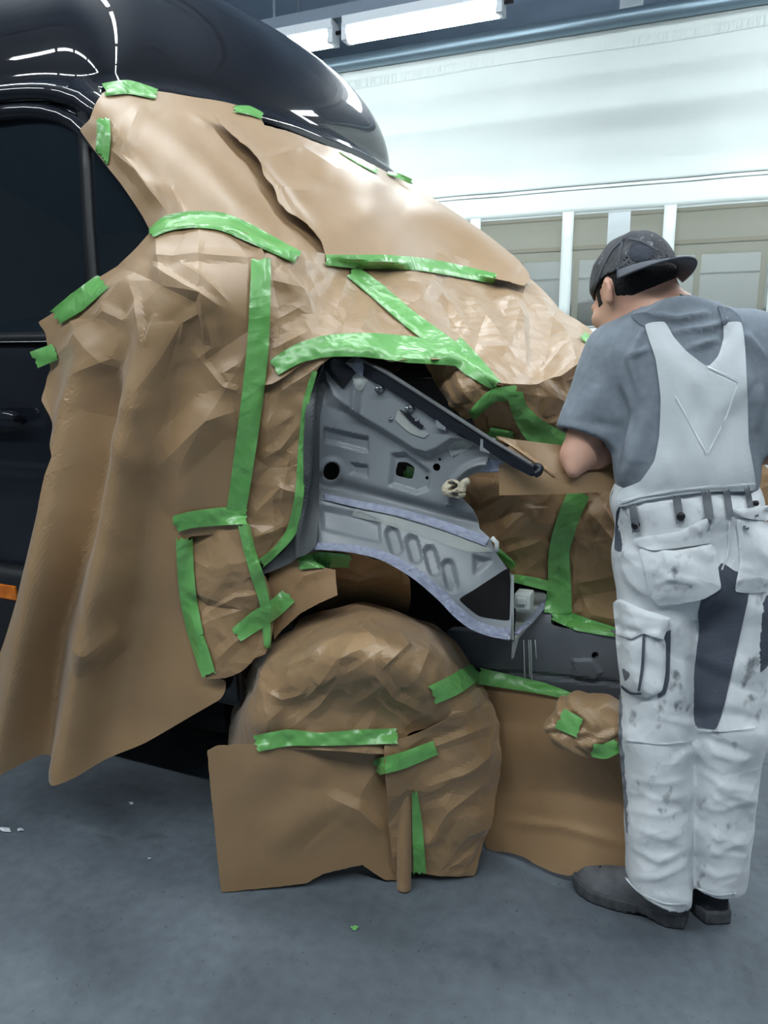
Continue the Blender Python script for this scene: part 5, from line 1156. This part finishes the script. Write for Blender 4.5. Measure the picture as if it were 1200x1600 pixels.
shirt = sdf_obj('t_shirt', shirtf, np.array([-0.45, -0.10, 0.95]), np.array([0.38, 0.55, 1.62]), 0.0065, 'shirt', man, 'shirt', relax=2,
    disp=wr([([(1000, 490), (1060, 500), (1110, 490)], 8, 0.012, 't'), ([(1020, 480), (1070, 470), (1130, 478)], 9, 0.012, 's'), ([(1040, 520), (1100, 515), (1140, 500)], 7, 0.010, 't'), ([(1075, 545), (1125, 530)], 7, 0.009, 't'), ([(1120, 470), (1135, 520)], 9, 0.010, 't'), ([(1010, 505), (985, 560), (1000, 620)], 9, 0.010, 't'),
             ([(985, 560), (1015, 545)], 7, 0.009, 't'), ([(975, 640), (990, 720), (975, 760)], 12, 0.010, 's'), ([(1010, 640), (1000, 730)], 12, 0.010, 's'), ([(960, 600), (975, 650), (965, 720)], 9, -0.014, 's'), ([(935, 600), (925, 650)], 14, 0.006, 's'), ([(900, 655), (970, 670)], 7, -0.005, 's'), ([(1185, 600), (1175, 680)], 12, 0.01, 's'), ([(1165, 520), (1195, 560)], 8, 0.008, 't')], 0.0012, fs=1.4, cr=(38, 0.0045, (1.0, 1.8), 0.3)))
# ---- dungarees
def trouf(p):
    d = ell(p, PEL + [0, 0, -.03], (0.172, 0.130, 0.16), BB)
    d = smin(d, ell(p, WAIST + [0, 0, -.03], (0.162, 0.126, 0.10), BB), 0.05)
    for a, b, c, k in ((HIP_L, KN_L, AN_L, 0), (HIP_R, KN_R, AN_R, 1)):
        c2 = c + [0, 0, -0.055]
        l = smin(cone(p, a + [0, 0, .02], b, 0.096, 0.080), cone(p, b, c2, 0.080, 0.076 if k == 0 else 0.066), 0.03)
        d = smin(d, l, 0.014)
    d = np.maximum(d, p[:, 2] - (WAIST[2] + 0.055))
    cutL = (AN_L[2] - 0.005 - p[:, 2]) + 0.35 * (p[:, 0] - AN_L[0]) * -1; cutR = AN_R[2] - 0.012 - p[:, 2]
    nearL = p[:, 0] + 0.3 * p[:, 1] < (AN_L[0] + AN_R[0]) / 2 + 0.3 * 0.2
    d = np.maximum(d, np.where(nearL, cutL, cutR))
    for c, r in ((AN_L, 0.064), (AN_R, 0.056)):
        d = np.maximum(d, -cone(p, c + [0, 0, 0.02], c + [0, 0, -0.15], r * 0.7, r))
    return d
tro_f = [([(985, 1320), (1030, 1345), (1070, 1330)], 9, 0.012, 't'), ([(990, 1290), (1040, 1310), (1075, 1295)], 8, 0.008, 't'), ([(985, 1370), (1030, 1370), (1075, 1350)], 9, 0.012, 't'), ([(980, 1215), (1040, 1225), (1080, 1215)], 6, 0.006, 't'), ([(980, 1240), (1040, 1252), (1082, 1240)], 6, 0.006, 't'), ([(980, 1265), (1040, 1275), (1082, 1262)], 6, 0.007, 't'),
         ([(1090, 1200), (1130, 1230), (1180, 1235)], 8, 0.009, 't'), ([(1090, 1150), (1120, 1180), (1175, 1190)], 8, 0.008, 't'), ([(1090, 1260), (1130, 1265), (1178, 1250)], 8, 0.008, 't'), ([(1085, 1300), (1120, 1330), (1170, 1310)], 10, 0.012, 't'), ([(1085, 1350), (1120, 1370), (1160, 1360)], 9, 0.010, 't'), ([(1130, 1290), (1110, 1340)], 10, 0.010, 's'),
         ([(975, 900), (1010, 930)], 10, 0.008, 't'), ([(1060, 1010), (1075, 1080)], 12, 0.006, 's'), ([(1000, 1100), (1040, 1120)], 12, 0.006, 's'), ([(1150, 1020), (1140, 1120)], 12, 0.006, 's'), ([(1000, 1180), (990, 1300)], 10, -0.006, 's')]
tro = sdf_obj('dungarees', trouf, np.array([-0.34, -0.08, 0.03]), np.array([0.34, 0.50, 1.18]), 0.0065, 'white_cloth', man, 'trousers', relax=2, disp=wr(tro_f, 0.0015, fs=0.45, cr=(27, 0.0062, (1.9, 1.0), 0.3)))
BS = bvh_of(['shirt', 'trousers']); BTr = bvh_of(['trousers']); 
patch('bib', [(1008, 508), (1038, 503), (1052, 525), (1072, 548), (1105, 572), (1122, 556), (1130, 530), (1132, 505), (1158, 504), (1164, 540), (1168, 620), (1170, 690), (1180, 764), (1120, 768), (1060, 774), (1010, 782), (968, 792), (964, 778), (972, 764), (1000, 752), (1022, 720), (1030, 680), (1032, 620), (1024, 560)], BS, 0.009, 0.006, 'white_clean', tro, 4, puff=0.004, key='bib', relax=6,
      folds=[([(1060, 610), (1075, 680), (1090, 740)], 12, 0.004, 's'), ([(1120, 620), (1100, 700)], 12, 0.004, 's'), ([(1040, 700), (1050, 760)], 12, 0.004, 's'), ([(1140, 650), (1150, 740)], 12, 0.004, 's'), ([(1085, 600), (1090, 660)], 10, -0.003, 's')])
BBib = bvh_of(['bib', 'shirt', 'trousers'])
patch('strap', [(985, 492), (1008, 488), (1030, 495), (1042, 506), (1010, 512), (998, 505)], BS, 0.007, 0.004, 'shirt_dark', tro, 4)
patch('strap', [(1122, 478), (1142, 482), (1156, 494), (1160, 508), (1130, 508), (1126, 492)], BS, 0.007, 0.004, 'shirt_dark', tro, 4)
for pts in ([(1105, 572), (1122, 580), (1153, 593)], [(1055, 618), (1078, 660), (1104, 708)], [(1152, 600), (1135, 650), (1106, 708)], [(968, 783), (1010, 773), (1060, 765), (1120, 759), (1180, 756)]):
    strip('stitching', pts, 2.2, BBib, tro, 'white_cloth', 0.003, 3, 0.0006)
for x, y0, y1, wd in ((991, 790, 832, 12), (1060, 776, 818, 13), (1106, 768, 812, 14), (1138, 766, 808, 11), (1170, 762, 792, 9)):
    strip('belt_loop', [(x - 3, y0), (x, (y0 + y1) / 2), (x + 3, y1)], wd, BBib, tro, 'loop', 0.006, 3, 0.0005)
def button(x, y, r, par, mtl='button', bv=None):
    R, N, t = cast(bv or BBib, np.array([(x, y)], float)); R, N = R[0], N[0]; mb = MB(); mb.tube([R, R + N * 0.010, R + N * 0.012], [r, r, r * 0.7], 14); mb.build('button', M[mtl], par, True)
button(995, 819, 0.008, tro); button(1064, 806, 0.0085, tro); button(1176, 787, 0.006, tro)
# grey inner-leg inserts
patch('insert', [(1128, 880), (1148, 892), (1172, 900), (1168, 940), (1150, 1020), (1132, 1100), (1118, 1138), (1086, 1132), (1084, 1060), (1092, 990), (1098, 930), (1112, 905)], BTr, 0.003, 0.003, 'grey_cloth', tro, 4, key='insert')
patch('insert', [(1112, 900), (1124, 892), (1118, 930), (1102, 962), (1094, 985), (1091, 960), (1098, 930)], BTr, 0.004, 0.003, 'grey_cloth', tro, 4)
patch('insert', [(1192, 940), (1200, 930), (1200, 1040), (1188, 1050), (1186, 1030)], BTr, 0.003, 0.003, 'grey_cloth', tro, 4)
patch('side_panel', [(968, 1085), (974, 1100), (974, 1160), (980, 1225), (984, 1300), (978, 1300), (973, 1230), (966, 1150)], BTr, 0.003, 0.003, 'loop', tro, 4)
patch('side_vent', [(963, 800), (970, 788), (966, 815), (972, 850), (970, 862), (960, 858)], BTr, 0.005, 0.003, 'grey_cloth', tro, 4)
# pockets
pk = patch('back_pocket', [(1000, 858), (1055, 860), (1110, 850), (1118, 860), (1124, 900), (1126, 920), (1100, 936), (1060, 944), (1030, 946), (1015, 930), (1008, 890)], BTr, 0.006, 0.006, 'white_cloth', tro, 4, puff=0.005, key='bp', crum=((24, 0.003),), folds=[([(1015, 885), (1050, 905), (1090, 910)], 9, 0.006, 't'), ([(1020, 915), (1060, 900)], 8, 0.005, 't')])
patch('pocket_flap', [(990, 842), (1010, 838), (1060, 830), (1104, 810), (1110, 830), (1110, 848), (1060, 856), (1020, 860), (998, 854)], bvh_of(['bp', 'trousers']), 0.010, 0.005, 'white_cloth', tro, 4, puff=0.004)
pk2 = patch('back_pocket', [(1152, 812), (1196, 814), (1204, 820), (1200, 922), (1150, 924), (1156, 880), (1154, 840)], BTr, 0.006, 0.006, 'white_cloth', tro, 4, puff=0.005, key='bp2', crum=((24, 0.003),))
patch('pocket_flap', [(1146, 796), (1170, 794), (1204, 792), (1206, 812), (1180, 812), (1160, 808)], bvh_of(['bp2', 'trousers']), 0.014, 0.005, 'white_cloth', tro, 4, puff=0.004)
button(1176, 804, 0.004, tro, 'steel', bvh_of(['bp2', 'trousers'])); button(1163, 824, 0.004, tro, 'steel', bvh_of(['bp2', 'trousers']))
patch('insert', [(1040, 990), (1048, 985), (1046, 1060), (1040, 1084), (1028, 1090), (1036, 1050)], BTr, 0.004, 0.003, 'grey_cloth', tro, 3)
patch('cargo_pocket', [(962, 985), (990, 990), (1030, 985), (1040, 1005), (1040, 1050), (1034, 1080), (1012, 1090), (990, 1086), (972, 1074), (966, 1040)], BTr, 0.008, 0.008, 'white_cloth', tro, 4, puff=0.016, key='cp', crum=((20, 0.003),))
patch('pocket_flap', [(958, 942), (968, 936), (1000, 950), (1048, 966), (1044, 980), (1036, 998), (1022, 996), (1005, 990), (985, 998), (964, 990), (960, 970)], bvh_of(['cp', 'trousers']), 0.012, 0.006, 'white_cloth', tro, 4, puff=0.012, key='cf', folds=[([(965, 950), (1000, 962), (1044, 970)], 6, 0.008, 't'), ([(970, 975), (1010, 985)], 6, 0.006, 't')])
strip('pocket_pleat', [(1006, 990), (1004, 1040), (998, 1080)], [4, 5, 4], bvh_of(['cp', 'trousers']), tro, 'grey_cloth', 0.004, 3, 0.0003)
strip('pocket_pleat', [(970, 1072), (985, 1083), (1002, 1084)], 4, bvh_of(['cp', 'trousers']), tro, 'grey_cloth', 0.004, 3, 0.0003)
patch('stain', [(972, 1045), (980, 1046), (985, 1056), (976, 1064)], bvh_of(['cp', 'trousers']), 0.004, 0.001, 'loop', tro, 3)
for pts in ([(977, 1155), (1030, 1162), (1082, 1158)], [(1090, 1140), (1130, 1142), (1184, 1136)], [(978, 1372), (1000, 1395), (1040, 1412), (1076, 1412)], [(1085, 1385), (1115, 1398), (1150, 1396)], [(1140, 815), (1138, 860), (1128, 890)]):
    strip('stitching', pts, 2.5, BTr, tro, 'white_cloth', 0.002, 3, 0.0006)
# ---- shoes
def shoe(toe, heel, mtl, wd=0.05, hgt=1.0):
    toe = np.array([toe[0], toe[1], 0.0]); heel = np.array([heel[0], heel[1], 0.0]); d = toe - heel; L = np.linalg.norm(d); d /= L; s = np.array([-d[1], d[0], 0]); up = np.array([0, 0, 1.0]); B = np.array([s, d, up]); c = (toe + heel) / 2
    def outline(q, g):     # plan outline of the sole
        y = q[:, 1] / (L / 2); w_ = wd * np.interp(y, [-1, -0.8, -0.3, 0.2, 0.6, 0.9, 1.0], [0.55, 0.78, 0.74, 0.95, 1.0, 0.75, 0.4]) + g
        return np.maximum(np.abs(q[:, 0]) - w_, np.abs(q[:, 1]) - L / 2 - g)
    def upper(p):
        q = (p - c) @ B.T; top = np.interp(q[:, 1] / (L / 2), [-1.05, -0.9, -0.35, 0.05, 0.5, 0.85, 1.05], [0.095, 0.105, 0.100, 0.092, 0.075, 0.062, 0.035]) * hgt
        w_ = wd * np.interp(q[:, 1] / (L / 2), [-1, -0.8, -0.3, 0.2, 0.6, 0.9, 1.0], [0.55, 0.78, 0.74, 0.95, 1.0, 0.75, 0.4])
        k = np.sqrt((q[:, 0] / np.maximum(w_, 1e-3)) ** 2 + np.clip((q[:, 2] - 0.02) / (top - 0.02), 0, 9) ** 2.4)
        e = np.maximum((k - 1) * 0.035, np.abs(q[:, 1]) - L / 2 + 0.002); e = smin(e, cone(p, heel + d * 0.065 + up * 0.06, heel + d * 0.075 + up * 0.145, 0.046, 0.043), 0.02); return np.maximum(np.maximum(e, 0.016 - q[:, 2]), q[:, 2] - 0.15)
    def sole(p):
        q = (p - c) @ B.T; e = outline(q, 0.006); g = 0.5 * np.sin(q[:, 1] * 330) * 0.004
        arch = 0.010 * np.exp(-((q[:, 1] + 0.15 * L) / 0.03) ** 2) + 0.018 * np.clip(q[:, 1] / (L / 2) - 0.72, 0, 1)
        t = 0.036 + 0.02 * np.clip(q[:, 1] / (L / 2) - 0.7, 0, 1)
        return np.maximum(np.maximum(e + np.where(q[:, 2] < 0.02, np.maximum(g, -0.001), 0), q[:, 2] - t), arch + 0.001 - q[:, 2])
    r = empty('shoe', heel); r.parent = man; r.matrix_parent_inverse = wm(man).inverted()
    lo_, hi_ = c - [0.22, 0.22, 0.01], c + [0.22, 0.22, 0.17]; lo_[2] = -0.006
    sdf_obj('upper', upper, lo_, hi_, 0.005, mtl, r, relax=3); sdf_obj('sole', sole, lo_, hi_, 0.005, 'sole', r, relax=2)
    for k in range(4):
        y = 0.01 + 0.022 * k; zt = np.interp(y / (L / 2), [0.05, 0.5], [0.093, 0.076]) * hgt
        mb = MB(); mb.tube([c + d * y + s * 0.022 + up * (zt - 0.018), c + d * y + up * (zt - 0.003), c + d * y - s * 0.022 + up * (zt - 0.018)], 0.0028, 6); mb.build('lace', M['button'], r, True)
    return r
f1, f2 = floor_at(890, 1392), floor_at(1068, 1458)
shoe((f1[0] + 0.012, f1[1] + 0.035), (f2[0] + 0.0, f2[1] + 0.04), 'shoe', 0.052)
f3 = floor_at(1120, 1452); shoe((f3[0] - 0.13, f3[1] + 0.285), (f3[0], f3[1] + 0.02), 'shoe_dark', 0.05)

# ================================================================== SCRAPS ON THE FLOOR
def scrap(x, y, size, label, seed, mtl='litter'):
    rnd = random.Random(seed); c = floor_at(x, y); n = 9; mb = MB()
    v = [(c[0], c[1], 0.006)] + [(c[0] + size * rnd.uniform(.4, 1.1) * math.cos(k / n * 6.283), c[1] + 0.6 * size * rnd.uniform(.3, 1.1) * math.sin(k / n * 6.283), 0.002 + rnd.uniform(0, .006)) for k in range(n)]
    mb.add(v, [(0, 1 + k, 1 + (k + 1) % n) for k in range(n)]); o = mb.build('paper_scrap', M[mtl]); solid(o, 0.001, 0); rebase(o); tag(o, label, 'scrap', 'scraps on the floor')
scrap(206, 1257, 0.012, 'white torn scrap on the floor below the drape\'s lower edge', 1)
scrap(8, 1298, 0.022, 'largest white scrap on the floor at the left picture edge', 2)
scrap(32, 1299, 0.014, 'small white scrap beside the largest one at the left edge', 3)
scrap(234, 1344, 0.006, 'tiny white fleck on the floor left of the loose wheel sheet', 4)
scrap(553, 1452, 0.012, 'tiny yellow-green tape scrap on the floor before the wheel', 5, 'tape')
